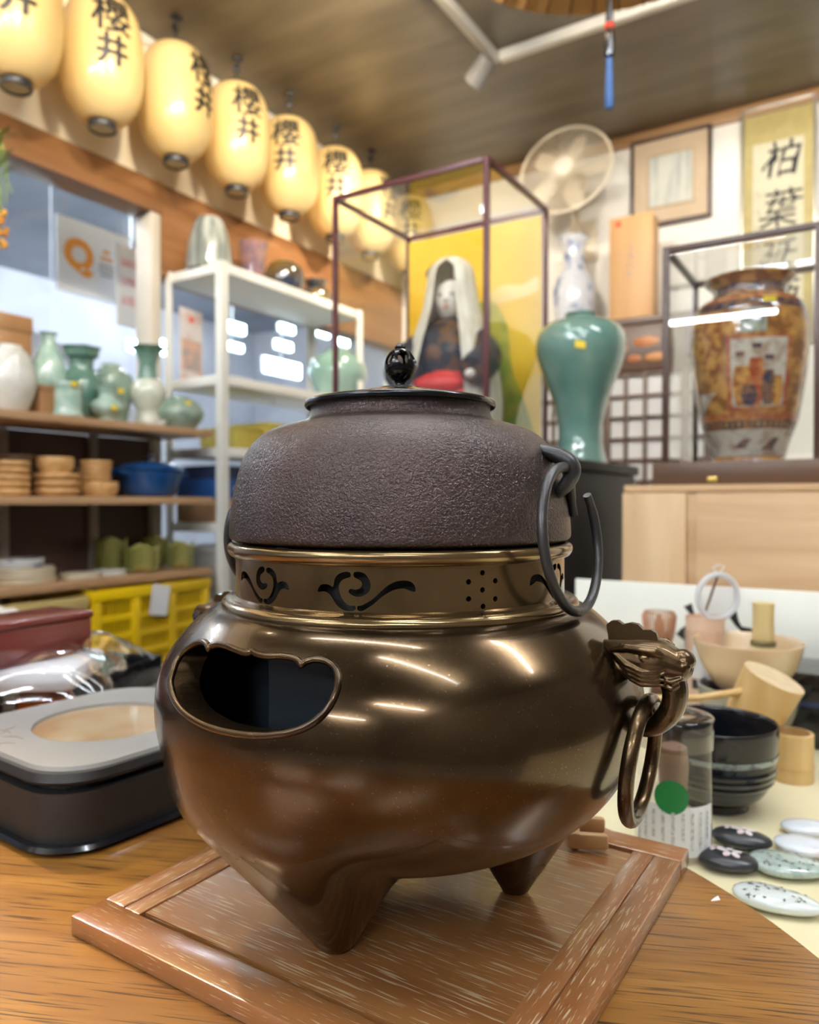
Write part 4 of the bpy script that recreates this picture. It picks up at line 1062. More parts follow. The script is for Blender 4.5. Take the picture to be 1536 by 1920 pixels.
# ------------------------------------------------------------------ yellow crates under the shelf
m_crate = M('yellow_crate', (0.88, 0.58, 0.005), 0.35, col2=(0.72, 0.46, 0.005), vscale=5)
m_crate2 = M('pale_crate', (0.66, 0.50, 0.20), 0.4, col2=(0.60, 0.45, 0.17), vscale=5)
def crate(label, s_hi, s_lo, t1, ztop, h, mat, depth=0.30, rows=3, cells=3):
    L_ = s_hi - s_lo
    o = thing('plastic_crate', label, 'crate', RC(t1, s_hi, ztop - h), RZ)
    f = MB()
    # front face frame in local coords: x=0 is the front plane, y along the wall
    part('rim', MB().box((0.004, L_ / 2, h - 0.018), (0.014, L_ + 0.012, 0.036), 0.003).box((-depth, L_ / 2, h - 0.018), (0.014, L_ + 0.012, 0.036), 0.003).box((-depth / 2, 0, h - 0.018), (depth, 0.014, 0.036)).box((-depth / 2, L_, h - 0.018), (depth, 0.014, 0.036)), mat, o)
    part('back_wall', MB().box((-depth, L_ / 2, h / 2), (0.005, L_, h)), mat, o)
    part('bottom', MB().box((-depth / 2, L_ / 2, 0.003), (depth, L_, 0.006)), mat, o)
    for y in (0.0, L_): part('side_wall', MB().box((-depth / 2, y, h / 2), (depth, 0.005, h)), mat, o)
    bw = 0.032
    for k in range(cells + 1):
        y = bw / 2 + (L_ - bw) * k / cells
        part('front_post', MB().box((0, y, (h - 0.036) / 2), (0.016, bw, h - 0.036), 0.002), mat, o)
    rh = (h - 0.036) / rows
    for r_ in range(rows + 1):
        z = max(0.008, r_ * rh)
        if r_ < rows: part('front_bar', MB().box((0, L_ / 2, z), (0.011, L_, 0.022), 0.002), mat, o)
    gr = MB()
    nb = int(L_ / 0.0115)
    for k in range(nb): gr.box((-0.002, (k + 0.5) * L_ / nb, (h - 0.03) / 2), (0.005, 0.0042, h - 0.03))
    part('grille', gr, mat, o, smooth=0)['kind'] = 'stuff'
    return o
pL, pR = at_t(168, 1100, 0.30), at_t(388, 1085, 0.30)
sL, sR = ts(pL)[1], ts(pR)[1]
ZCR = TZ[1] - 0.034
# the crates stand on the lowest shelf board
crate('bright yellow plastic crate with a white paper tag under the shelf', sL, sR, 0.305, ZCR, ZCR - TZ[0] - 0.001, m_crate, 0.28, 4, 3)
crate('pale yellow plastic crate with a white bag on it, left of the bright one', sL + 0.50, sL + 0.02, 0.305, ZCR - 0.012, ZCR - 0.012 - TZ[0] - 0.001, m_crate2, 0.28, 4, 3)
tg = at_t(300, 1125, 0.325)
solo('paper_tag', MB().box((0, 0, 0), (0.002, 0.072, 0.100)), m_labelw, 'white paper tag hanging on the bright yellow crate', 'tag', tg, RZ).rotation_euler = (radians(-10), 0, RZ)

# ------------------------------------------------------------------ black heater box at left on the table
m_heat = M('charcoal_enamel', (0.022, 0.020, 0.019), 0.42, col2=(0.030, 0.027, 0.026), vscale=8, spec=0.3)
m_lidgrey = M('grey_beige_lid', (0.24, 0.225, 0.21), 0.42, col2=(0.27, 0.255, 0.235), vscale=6)
m_blackg = M('black_gloss', (0.008, 0.008, 0.010), 0.18, col2=(0.012, 0.012, 0.014), vscale=8, coat=0.5)
HB = thing('hearth_box', 'charcoal rounded-square hearth box with a grey lid and oval hollow', 'box', (-0.281, 0.700, ZT), radians(54))
S_ = 0.212; R_ = 0.045
def rr_solid(mb, w0, z0, w1, z1, r): 
    a = rrect(w0, w0, r, 8); b_ = rrect(w1, w1, r, 8); n_ = len(a)
    mb.add([(p[0], p[1], z0) for p in a] + [(p[0], p[1], z1) for p in b_], [tuple(reversed(range(n_))), tuple(range(n_, 2 * n_))] + [(i, (i + 1) % n_, n_ + (i + 1) % n_, n_ + i) for i in range(n_)]); return mb
part('base_plate', rr_solid(rr_solid(MB(), S_ + 0.000, 0.0, S_ + 0.016, 0.004, R_ + 0.004), S_ + 0.016, 0.004, S_ + 0.012, 0.007, R_ + 0.004), m_blackg, HB)
part('body', rr_solid(MB(), S_, 0.007, S_ + 0.004, 0.046, R_), m_heat, HB)
part('gap', rr_solid(MB(), S_ - 0.014, 0.046, S_ - 0.014, 0.052, R_ - 0.004), m_blackg, HB)
part('lid_edge', rr_solid(rr_solid(MB(), S_ + 0.002, 0.052, S_ + 0.006, 0.055, R_), S_ + 0.006, 0.055, S_ + 0.002, 0.061, R_), m_heat, HB)
# lid top with a round hollow
outer = [(p.x, p.y) for p in densify([Vector(q) for q in rrect(S_ - 0.006, S_ - 0.006, R_, 9)], 0.006)]; n_ = len(outer); hr = 0.063
cir = []
for p in outer:
    a = atan2(p[1], p[0]); cir.append((hr * cos(a), hr * sin(a)))
lt = MB(); lt.add([(p[0], p[1], 0.0611) for p in outer] + [(p[0], p[1], 0.0640) for p in [(q[0] * 0.985, q[1] * 0.985) for q in outer]] + [(p[0], p[1], 0.0640) for p in cir] + [(p[0] * 0.985, p[1] * 0.985, 0.0605) for p in cir],
       [(i, (i + 1) % n_, n_ + (i + 1) % n_, n_ + i) for i in range(n_)] + [(n_ + i, n_ + (i + 1) % n_, 2 * n_ + (i + 1) % n_, 2 * n_ + i) for i in range(n_)] + [(2 * n_ + i, 2 * n_ + (i + 1) % n_, 3 * n_ + (i + 1) % n_, 3 * n_ + i) for i in range(n_)])
part('lid_top', lt, m_lidgrey, HB, smooth=25)
part('hollow', MB().lathe(prof([(0.0625, 0.0612), (0.050, 0.0606), (0.025, 0.0604), (0.0, 0.0604)], 3), 64), M('tan_plate', (0.36, 0.21, 0.10), 0.22, col2=(0.46, 0.33, 0.20), vscale=9, coat=0.4), HB)
tw = MB()
for k, (x, y, a, L__) in enumerate(((-0.078, 0.02, 1.1, 0.030), (-0.080, 0.035, 0.6, 0.022), (-0.074, 0.005, 1.6, 0.024), (-0.084, 0.00, 2.1, 0.018), (-0.07, 0.045, 0.2, 0.016))):
    tw.tube([(x, y, 0.0641), (x + cos(a) * L__ / 2, y + sin(a) * L__ / 2, 0.0641), (x + cos(a + 0.3) * L__, y + sin(a + 0.3) * L__, 0.0641)], [0.0003, 0.0006, 0.0002], 5)
part('painted_twigs', tw, M('brown_twig_paint', (0.22, 0.16, 0.13), 0.6, col2=(0.28, 0.20, 0.16), vscale=40), HB)['kind'] = 'stuff'

# ------------------------------------------------------------------ red box, wrapped parcel and trays behind
m_red = M('red_lacquer', (0.150, 0.022, 0.018), 0.26, col2=(0.175, 0.028, 0.022), vscale=4, coat=0.4)
m_bag = GLASS('clear_plastic', (0.95, 0.95, 0.96), 0.08, 1.5, 2.0)
m_parcel = M('brown_parcel', (0.20, 0.085, 0.06), 0.4, col2=(0.25, 0.11, 0.08), vscale=6)
# low black stand on the oak table
bt = thing('black_tray_box', 'low black lacquer box carrying the wrapped parcel', 'box', (-0.755, 0.880, ZT), radians(7))
part('body', MB().box((0, 0, 0.020), (0.52, 0.22, 0.040), 0.004), m_blackg, bt); part('lid', MB().box((0, 0, 0.045), (0.53, 0.23, 0.010), 0.003), m_blackg, bt)
pc = thing('wrapped_parcel', 'brown parcel in a crumpled clear plastic bag under the red box', 'parcel', (-0.635, 0.895, ZT + 0.0505), radians(7))
part('carton', MB().box((-0.06, 0, 0.012), (0.40, 0.16, 0.022), 0.003), m_parcel, pc)
bag = MB(); nx, ny = 46, 22; vs_ = []
random.seed(3)
import mathutils
for top in (1, 0):
    for i in range(nx + 1):
        for j in range(ny + 1):
            u_, v_ = i / nx * 2 - 1, j / ny * 2 - 1
            x = u_ * 0.28 + (0.02 if u_ > 0 else 0); y = v_ * 0.115
            e = (1 - abs(u_) ** 6) * (1 - abs(v_) ** 4)
            nz = mathutils.noise.noise(Vector((x * 18, y * 24, 3.1))) * 0.009 + mathutils.noise.noise(Vector((x * 45, y * 60, 7.7))) * 0.004
            right = smoothst((u_ - 0.42) / 0.35)
            h = 0.0250 + right * 0.026 * (1 - smoothst((u_ - 0.80) / 0.2)) + (nz * (0.10 + right))
            z = 0.001 + max(0.0, e) ** 0.35 * max(h, 0.003) if top else 0.001
            vs_.append((x, y, z))
N1 = (nx + 1) * (ny + 1); fs_ = []
for i in range(nx):
    for j in range(ny):
        a, b_, c, d = i * (ny + 1) + j, (i + 1) * (ny + 1) + j, (i + 1) * (ny + 1) + j + 1, i * (ny + 1) + j + 1
        fs_.append((a, b_, c, d))
bag.add(vs_[:N1], fs_)
part('plastic_bag', bag, m_bag, pc, smooth=60)
part('paper_inside', MB().box((0.190, -0.01, 0.014), (0.12, 0.14, 0.026), 0.010), m_labelw, pc)
rb = thing('red_lacquer_box', 'dark red lacquer box lying on the wrapped parcel', 'box', (-0.505, 0.841, ZT + 0.0785), radians(62))
part('body', MB().box((0, 0, 0.021), (0.30, 0.075, 0.042), 0.003), m_red, rb); part('lid', MB().box((0, 0, 0.0465), (0.304, 0.079, 0.009), 0.003), m_red, rb)
# side table further back with a shallow black tray on a grey basket
st_ = thing('side_stand', 'grey slatted crate behind the plastic bag', 'crate', (-0.60, 1.42, 0.0), radians(-14))
m_greyc = M('grey_crate', (0.24, 0.22, 0.19), 0.5, col2=(0.30, 0.28, 0.24), vscale=6)
for k in range(9): part('slat', MB().box((-0.30 + k * 0.075, -0.16, 0.305), (0.05, 0.012, 0.61), 0.002), m_greyc, st_)
part('top_rail', MB().box((0, 0, 0.622), (0.66, 0.34, 0.022), 0.003), m_greyc, st_)
for k in (-1, 1): part('end_board', MB().box((k * 0.32, 0.005, 0.305), (0.012, 0.31, 0.61), 0.002), m_greyc, st_)
btr = thing('black_open_tray', 'shallow open black tray between the plastic bag and the yellow crate', 'tray', (-0.60, 1.36, 0.634), radians(-14))
part('tray_floor', MB().box((0, 0, 0.004), (0.24, 0.17, 0.008)), m_blackg, btr)
for k in (-1, 1):
    part('tray_side', MB().box((0, k * 0.083, 0.026), (0.24, 0.006, 0.046), 0.001), m_blackg, btr); part('tray_end', MB().box((k * 0.118, 0, 0.026), (0.006, 0.158, 0.046), 0.001), m_blackg, btr)
oc = thing('orange_dish', 'small orange square dish between the hearth box and the parcel', 'dish', (-0.452, 0.935, ZT), radians(30))
m_or = M('orange_glaze', (0.72, 0.19, 0.015), 0.25, col2=(0.62, 0.14, 0.01), vscale=10, coat=0.4)
part('dish_floor', MB().box((0, 0, 0.003), (0.055, 0.055, 0.006), 0.001), m_or, oc)
for k in (-1, 1):
    part('dish_side', MB().box((0, k * 0.029, 0.014), (0.062, 0.005, 0.028), 0.001), m_or, oc); part('dish_end', MB().box((k * 0.029, 0, 0.014), (0.005, 0.052, 0.028), 0.001), m_or, oc)
# white bag on the pale crate
wb = MB(); pts = []
for i in range(13):
    for k in range(20):
        ph = pi / 2 * i / 12; a = 2 * pi * k / 20; nz = 1 + 0.22 * mathutils.noise.noise(Vector((cos(a) * 2.2, sin(a) * 2.2, ph * 3)))
        pts.append((0.10 * cos(ph) * cos(a) * nz, 0.13 * cos(ph) * sin(a) * nz, 0.055 * sin(ph) * nz))
wb.add(pts, [(i * 20 + k, i * 20 + (k + 1) % 20, (i + 1) * 20 + (k + 1) % 20, (i + 1) * 20 + k) for i in range(12) for k in range(20)])

wbo = solo('white_bag', wb, M('white_bag_plastic', (0.80, 0.76, 0.70), 0.3, col2=(0.74, 0.70, 0.64), vscale=12), 'crumpled white plastic bag behind the red lacquer box', 'bag', (-0.83, 1.45, 0.634), 0.3)
wbo.scale = (0.9, 0.9, 2.5)
# ------------------------------------------------------------------ hall beyond the window: signs, partitions, lights
m_hl = EM('hall_light', (0.62, 0.95, 1.0), 14.0)
sg = thing('shop_sign', 'white hanging sign with a large orange Q beyond the window', 'sign', at_t(176, 492, -0.45), RZ)
sc_ = 0.00225
part('sign_board', MB().box((0, 0, 0), (0.016, 0.34, 0.30), 0.002), m_labelw, sg)
m_orng = M('orange_print', (0.85, 0.32, 0.02), 0.5, col2=(0.80, 0.30, 0.02), vscale=10)
vq, fq = glyph('Q', 0.03)
def flat_text(ch, size, mat, parent, y, z, x=0.0088, bold=0.02, name='lettering', shear=0.0):
    vs_, fs_ = glyph(ch, bold, shear)
    return part(name, MB().add([(x, a * size, b_ * size) for a, b_ in vs_], fs_), mat, parent, (0, y, z), smooth=0, weld=False)
flat_text('Q', 0.155, m_orng, sg, -0.075, 0.0, bold=0.055, name='orange_letter')
m_greyp = M('grey_print', (0.30, 0.28, 0.28), 0.5, col2=(0.35, 0.33, 0.33), vscale=10)
for k, (y, z, w_, h_, mt) in enumerate(((0.055, 0.055, 0.030, 0.016, m_orng), (0.055, 0.025, 0.06, 0.014, m_orng), (0.055, -0.005, 0.07, 0.010, m_greyp), (0.055, -0.025, 0.075, 0.010, m_greyp), (0.055, -0.045, 0.06, 0.010, m_greyp))):
    part('print_line', MB().box((0.0085, y, z), (0.001, w_, h_)), mt, sg)
for y in (-0.13, 0.13):
    part('hanging_wire', MB().tube([(0, y, 0.15), (0, y, CEIL + 0.395 - sg.location.z)], 0.002, 6), m_greyp, sg)
# arched white booth partition, posters, panels standing in the hall
m_booth = M('booth_white', (0.72, 0.74, 0.80), 0.5, col2=(0.66, 0.68, 0.76), vscale=3)
pa = at_t(30, 560, -1.3)
ar = []
for k in range(25): ar.append((-0.34 + 0.68 * k / 24, 0.0))
arch = [(-0.42, 0.0), (0.42, 0.0)] + [(0.42 * cos(pi * k / 20), 1.60 + 0.24 * sin(pi * k / 20)) for k in range(21)]
o = MB(); nA = len(arch); o.add([(0, a, z) for a, z in arch] + [(-0.05, a, z) for a, z in arch], [tuple(range(nA)), tuple(reversed(range(nA, 2 * nA)))] + [(i, (i + 1) % nA, nA + (i + 1) % nA, nA + i) for i in range(nA)])
solo('arched_partition', o, m_booth, 'white arched booth partition beyond the window at far left', 'partition', (pa.x, pa.y, 0), RZ)
pa = at_t(190, 620, -0.9)
pn = thing('exhibition_board', 'pale standing panel under the orange Q sign', 'panel', (pa.x, pa.y, 0), RZ)
part('sheet', MB().box((0, 0, 0.86), (0.03, 0.52, 1.16), 0.004), m_booth, pn)
for k in (-1, 1): part('foot', MB().box((0, k * 0.2, 0.14), (0.30, 0.03, 0.28), 0.004), m_greyp, pn)
pa = at_t(248, 540, -0.35)
po = thing('wall_poster', 'white poster with pink print beside the window post', 'poster', pa, RZ)
part('sheet', MB().box((0, 0, 0), (0.004, 0.16, 0.34)), m_labelw, po)
m_pink = M('pink_print', (0.70, 0.30, 0.36), 0.5, col2=(0.8, 0.62, 0.66), vscale=30)
for z in (0.10, 0.02, -0.06): part('print_block', MB().box((0.0025, 0, z), (0.001, 0.11, 0.035)), m_pink, po)
# lights and shelving deep in the hall, seen through the steel shelf
hall = [(440, 614, 58, 22), (438, 650, 52, 16), (538, 616, 44, 16), (532, 648, 50, 18), (600, 622, 60, 18), (645, 640, 30, 20), (530, 690, 110, 34), (680, 582, 44, 18), (740, 600, 50, 8), (100, 655, 20, 26), (250, 648, 26, 26), (300, 650, 26, 34)]
for i, (px, py, w_, h_) in enumerate(hall):
    tt = (-1.5 if px > 320 else -1.9) - 0.09 * (i % 5)
    p = at_t(px, py, tt); dist = p.y / FPX
    o = thing('hall_light', 'bluish white hall light ' + ['beside the white post, upper one', 'beside the white post, lower one', 'in the middle of the steel shelf, upper one', 'in the middle of the steel shelf, lower one', 'through the steel shelf near its right post', 'behind the left post of the tall case', 'that is the biggest, low behind the steel shelf', 'through the tall case, left of the gold backdrop', 'that is a thin strip left of the gold backdrop', 'above the pale celadon bottle', 'left of the dark green trumpet neck', 'right of the dark green trumpet neck'][i], 'light', p, RZ, 'hall lights beyond the window')
    part('panel', MB().box((0, 0, 0), (0.02, w_ * dist * 0.9, h_ * dist * 0.8), 0.004), m_hl, o)
    part('panel_frame', MB().box((-0.02, 0, 0), (0.02, w_ * dist * 0.9 + 0.02, h_ * dist * 0.8 + 0.02), 0.004), m_fit, o)
    part('drop_rod', MB().tube([(-0.02, 0, h_ * dist * 0.4), (-0.02, 0, CEIL + 0.395 - p.z)], 0.004, 6), m_fit, o)
# spray of dried flowers at the far left edge, hung from the lintel
m_leafg = M('leaf_green', (0.16, 0.24, 0.04), 0.5, col2=(0.24, 0.32, 0.07), vscale=20)
m_flor = M('orange_petals', (0.75, 0.30, 0.02), 0.5, col2=(0.80, 0.42, 0.05), vscale=30)
p0 = at_t(-6, 300, 0.30)
fl = thing('flower_spray', 'spray of orange flowers and green leaves at the left edge', 'flowers', p0, 0)
random.seed(5)
for k in range(6):
    st0 = [(0, 0, 0.10), (random.uniform(-.01, .02), random.uniform(-.02, .02), 0.0), (random.uniform(0, .035), random.uniform(-.03, .03), -0.08 - 0.03 * k)]
    part('stem', MB().tube(crom(st0, 5), 0.0015, 6), m_leafg, fl)
    e = st0[-1]
    f = MB()
    for q in range(7): f.ball((e[0] + random.uniform(-.012, .012), e[1] + random.uniform(-.012, .012), e[2] + random.uniform(-.012, .012)), (0.008, 0.008, 0.006), 8, 5)
    if k > 1: part('blossom', f, m_flor, fl)
    lf_ = MB(); a = random.random() * 6
    for q in range(4):
        zz = 0.05 - 0.03 * q + random.uniform(-.01, .01); a += 1.7
        lf_.add([(0.004 * cos(a), 0.004 * sin(a), zz), (0.03 * cos(a + .25), 0.03 * sin(a + .25), zz + 0.012), (0.055 * cos(a), 0.055 * sin(a), zz + 0.022), (0.03 * cos(a - .25), 0.03 * sin(a - .25), zz + 0.010)], [(0, 1, 2, 3)])
    part('leaves', lf_, m_leafg, fl)['kind'] = 'stuff'
part('hanging_thread', MB().tube([(0, 0, 0.10), (0, 0, CEIL - p0.z - 0.002)], 0.0008, 5), m_leafg, fl)
# ------------------------------------------------------------------ black cabinet with the tall glass case and celadon vase
ZBK = CZ + 0.095
m_blackcab = M('black_lacquer_cabinet', (0.008, 0.007, 0.007), 0.55, col2=(0.012, 0.010, 0.009), vscale=4, spec=0.2)
CF = at_y(912, 800, 1.80); CF = Vector((CF.x, CF.y, 0))         # near corner of the tall case
cw, cd = 0.449, 0.369
# cabinet in room frame, origin at case near corner
cb = thing('black_cabinet', 'black cabinet carrying the tall glass case and celadon vase', 'cabinet', (CF.x, CF.y, 0), RZ)
X0, X1, Y0, Y1 = -0.60, 0.225, -0.09, 0.50
part('top', MB().box(((X0 + X1) / 2, (Y0 + Y1) / 2, ZBK - 0.012), (X1 - X0, Y1 - Y0, 0.024), 0.002), m_blackcab, cb)
part('back_board', MB().box(((X0 + X1) / 2, Y1 - 0.02, (ZBK - 0.03) / 2), (X1 - X0 - 0.02, 0.016, ZBK - 0.03)), m_blackcab, cb)
for x in (X0 + 0.02, X0 + 0.42, X1 - 0.02):
    part('side_board', MB().box((x, (Y0 + Y1) / 2, (ZBK - 0.026) / 2), (0.024, Y1 - Y0 - 0.03, ZBK - 0.026), 0.001), m_blackcab, cb)
ZSH = ZBK - 0.35
for z in (0.10, ZSH):
    part('shelf', MB().box(((X0 + X1) / 2, (Y0 + Y1) / 2, z - 0.009), (X1 - X0 - 0.06, Y1 - Y0 - 0.05, 0.018)), m_blackcab, cb)
# cup on a red stand inside the cabinet
def loc_cab(x, y, z): 
    p = Vector((CF.x, CF.y, 0)) + V * x + U * y; return Vector((p.x, p.y, z))
pcup = loc_cab(0.10, 0.06, ZSH)
solo('red_stand', MB().lathe(prof([(0, 0), (0.030, 0), (0.032, 0.006), (0.022, 0.016), (0.020, 0.030), (0.040, 0.040), (0.046, 0.048), (0.0, 0.048)], 3), 32), M('red_stand_lacquer', (0.55, 0.02, 0.015), 0.3, col2=(0.5, 0.02, 0.015), vscale=8), 'red lacquer stand inside the black cabinet, under the white cup', 'stand', pcup)
m_bw = M('blue_white_porcelain', (0.74, 0.76, 0.80), 0.14, col2=(0.20, 0.26, 0.45), vscale=16, lo=0.54, hi=0.66, coat=0.5)
solo('porcelain_cup', MB().lathe(prof([(0, 0), (0.022, 0), (0.030, 0.02), (0.036, 0.055), (0.034, 0.055), (0.027, 0.02), (0, 0.012)], 3), 32), m_bw, 'blue and white cup on the red stand inside the black cabinet', 'cup', pcup + Vector((0, 0, 0.0485)))

# tall case
m_maroon = M('maroon_frame', (0.085, 0.018, 0.022), 0.35, col2=(0.11, 0.024, 0.028), vscale=8)
m_case = GLASS('case_glass', (0.97, 0.98, 0.98), 0.0, 1.45, 1.6)
zt = CZ + 643 / FPX * 1.80 + 0.02 * 0 - 0.0
ch_ = zt - ZBK
gc = thing('tall_glass_case', 'tall glass case with maroon frame holding the white-maned doll', 'display case', (CF.x, CF.y, ZBK), RZ)
fr = 0.013
m_gold = M('gold_backdrop', (0.66, 0.38, 0.004), 0.5, col2=(0.72, 0.46, 0.012), vscale=4)
part('base', MB().box((-cw / 2, cd / 2, 0.012), (cw, cd, 0.024), 0.002), m_maroon, gc)
for x in (0, -cw):
    for y in (0, cd): part('post', MB().box((x, y, (ch_ + 0.022) / 2), (fr, fr, ch_ - 0.022), 0.001), m_maroon, gc)
for y in (0, cd): part('top_rail', MB().box((-cw / 2, y, ch_ - fr / 2), (cw - fr, fr, fr), 0.001), m_maroon, gc)
for x in (0, -cw): part('top_rail', MB().box((x, cd / 2, ch_ - fr / 2), (fr, cd - fr, fr), 0.001), m_maroon, gc)
part('glass_pane', MB().box((-cw / 2, 0, (ch_ + 0.01) / 2), (cw - fr, 0.003, ch_ - fr - 0.026)), m_case, gc)
part('glass_pane', MB().box((0, cd / 2, (ch_ + 0.01) / 2), (0.003, cd - fr, ch_ - fr - 0.026)), m_case, gc)
part('glass_pane', MB().box((-cw, cd / 2, (ch_ + 0.01) / 2), (0.003, cd - fr, ch_ - fr - 0.026)), m_case, gc)
part('glass_pane', MB().box((-cw / 2, cd / 2, ch_ - 0.004), (cw - fr, cd - fr, 0.003)), m_case, gc)
bk = part('backdrop', MB().box((-cw / 2, cd - 0.008, (ch_ - 0.03) / 2 + 0.02), (cw - fr - 0.004, 0.005, ch_ - 0.055)), m_gold, gc)
# painted pine hill, trunk and clouds on the backdrop (thin raised gesso shapes)
m_pgreen = M('painted_green', (0.20, 0.26, 0.02), 0.6, col2=(0.42, 0.38, 0.03), vscale=12)
m_pbrown = M('painted_brown', (0.10, 0.055, 0.02), 0.6, col2=(0.20, 0.12, 0.04), vscale=14)
m_pcream = M('painted_cloud', (0.74, 0.58, 0.24), 0.6, col2=(0.70, 0.52, 0.16), vscale=8)
def blob(name, pts, mat, x0, z0, s_, dy=0.0115):
    c = crom([Vector(p) for p in pts], 5, True); nB = len(c)
    part(name, MB().add([(x0 + p.x * s_, cd - dy, z0 + p.y * s_) for p in c], [tuple(range(nB))]), mat, bk, smooth=0)
blob('painted_hill', [(-0.10, -0.3), (-0.10, 0.08), (-0.06, 0.17), (0.0, 0.18), (0.045, 0.10), (0.06, -0.02), (0.10, -0.12), (0.13, -0.3)], m_pgreen, -0.155, 0.30, 1.0)
blob('painted_trunk', [(-0.07, -0.30), (-0.03, 0.02), (-0.05, 0.13), (-0.015, 0.14), (0.02, 0.0), (0.01, -0.30)], m_pbrown, -0.165, 0.28, 0.9, 0.0122)
blob('painted_cloud', [(-0.07, 0.0), (-0.02, 0.03), (0.05, 0.025), (0.09, 0.04), (0.09, 0.0), (0.02, -0.015), (-0.04, -0.02)], m_pcream, -0.11, 0.49, 1.0)
blob('painted_branch', [(-0.05, 0.0), (0.0, 0.03), (0.06, 0.02), (0.05, 0.0), (0.0, 0.005), (-0.04, -0.02)], m_pbrown, -0.33, 0.60, 1.0)
# doll: long pale mane over a dark robe with red sash
dl = thing('maned_doll', 'dancer doll with long pale mane, dark robe and red sash', 'doll', loc_cab(-0.205, 0.20, ZBK + 0.0245), RZ + radians(10))
m_mane = M('pale_mane', (0.82, 0.76, 0.62), 0.5, col2=(0.66, 0.58, 0.44), vscale=60, stretch=(1, 1, 0.06), bump=0.4, bscale=120, bstretch=(1, 1, 0.05))
m_robe = M('dark_robe', (0.025, 0.022, 0.03), 0.5, col2=(0.16, 0.07, 0.02), vscale=26, lo=0.52, hi=0.6)
m_sash = M('red_sash', (0.75, 0.035, 0.01), 0.45, col2=(0.62, 0.02, 0.01), vscale=12)
m_skin = M('doll_face', (0.80, 0.72, 0.62), 0.35, col2=(0.76, 0.68, 0.58), vscale=12)
part('robe', MB().lathe(prof([(0.0, 0), (0.085, 0), (0.088, 0.02), (0.070, 0.10), (0.060, 0.17), (0.075, 0.23), (0.070, 0.28), (0.030, 0.31), (0.0, 0.32)], 5), 40, rip=lambda a, u: 1 + 0.05 * cos(7 * a + 3 * u)), m_robe, dl, smooth=60)
hd = part('head', MB().ball((0, 0, 0.355), (0.036, 0.040, 0.048), 24, 16), m_skin, dl)
part('nose', MB().ball((0, -0.040, 0.352), (0.005, 0.007, 0.009), 10, 8), m_skin, hd)
for k in (-1, 1): part('eye', MB().ball((k * 0.013, -0.037, 0.363), (0.006, 0.003, 0.0025), 10, 6), m_ink, hd)
part('mouth', MB().ball((0, -0.038, 0.335), (0.007, 0.003, 0.002), 10, 6), m_sash, hd)
dl.scale = (1.2, 1.2, 1.2)
# mane: a swept sheet over head and shoulders, open in front
mn = MB(); vs_ = []; seg = 44
mp_ = prof([(0.004, 0.455), (0.030, 0.448), (0.050, 0.425), (0.058, 0.385), (0.068, 0.33), (0.095, 0.25), (0.112, 0.17), (0.116, 0.10), (0.108, 0.05)], 5)
for i, (r, z) in enumerate(mp_):
    u_ = i / (len(mp_) - 1); gap_ = 0.0 if u_ < 0.16 else 0.36 * smoothst((u_ - 0.16) / 0.1) + 0.22 * u_
    for k in range(seg + 1):
        a = -pi / 2 + gap_ + (2 * pi - 2 * gap_) * k / seg; rr = r * (1 + 0.035 * cos(17 * a) * u_)
        vs_.append((rr * cos(a), rr * sin(a) * 0.9, z))
mn.add(vs_, [(i * (seg + 1) + k, i * (seg + 1) + k + 1, (i + 1) * (seg + 1) + k + 1, (i + 1) * (seg + 1) + k) for i in range(len(mp_) - 1) for k in range(seg)])
part('mane', mn, m_mane, dl, smooth=60)
part('sash', MB().lathe(prof([(0.060, 0.140), (0.068, 0.145), (0.070, 0.165), (0.066, 0.185), (0.060, 0.190)], 3), 36, close=True), m_sash, dl)
part('sash_bow', MB().ball((0.0, -0.088, 0.155), (0.060, 0.022, 0.024), 20, 12).ball((0.045, -0.078, 0.12), (0.02, 0.014, 0.045), 12, 8), m_sash, dl)
for k in (-1, 1):
    part('sleeve', MB().tube(crom([(k * 0.065, -0.01, 0.27), (k * 0.098, -0.05, 0.215), (k * 0.085, -0.105, 0.175)], 5), [0.024, 0.026, 0.028, 0.030, 0.032, 0.034, 0.036, 0.036, 0.036, 0.036, 0.034][:11], 14), m_robe, dl)
    part('hand', MB().ball((k * 0.082, -0.118, 0.168), (0.012, 0.016, 0.011), 12, 8), m_skin, dl)
part('plinth', MB().box((0, 0, -0.0), (0.20, 0.19, 0.001)), m_robe, dl)

# celadon vase on the cabinet, right of the case
m_celv = M('glossy_celadon', (0.115, 0.235, 0.195), 0.10, col2=(0.185, 0.315, 0.265), vscale=6, coat=0.8)
pv = at_z(1088, 872, ZBK)
cv = thing('celadon_vase', 'big glossy green celadon vase on the black cabinet', 'vase', pv, 0)
part('vase_body', MB().lathe(prof([(0, 0), (0.066, 0), (0.068, 0.012), (0.062, 0.035), (0.057, 0.075), (0.060, 0.12), (0.072, 0.17), (0.093, 0.225), (0.112, 0.280), (0.116, 0.315), (0.108, 0.345), (0.085, 0.367), (0.055, 0.378), (0.038, 0.381), (0.036, 0.386), (0.042, 0.393), (0.036, 0.394), (0.028, 0.38), (0, 0.36)], 6), 64), m_celv, cv, smooth=60)
sticker(cv, 0.1145, 0.292, radians(-103), 0.026, 0.018, -0.0012)

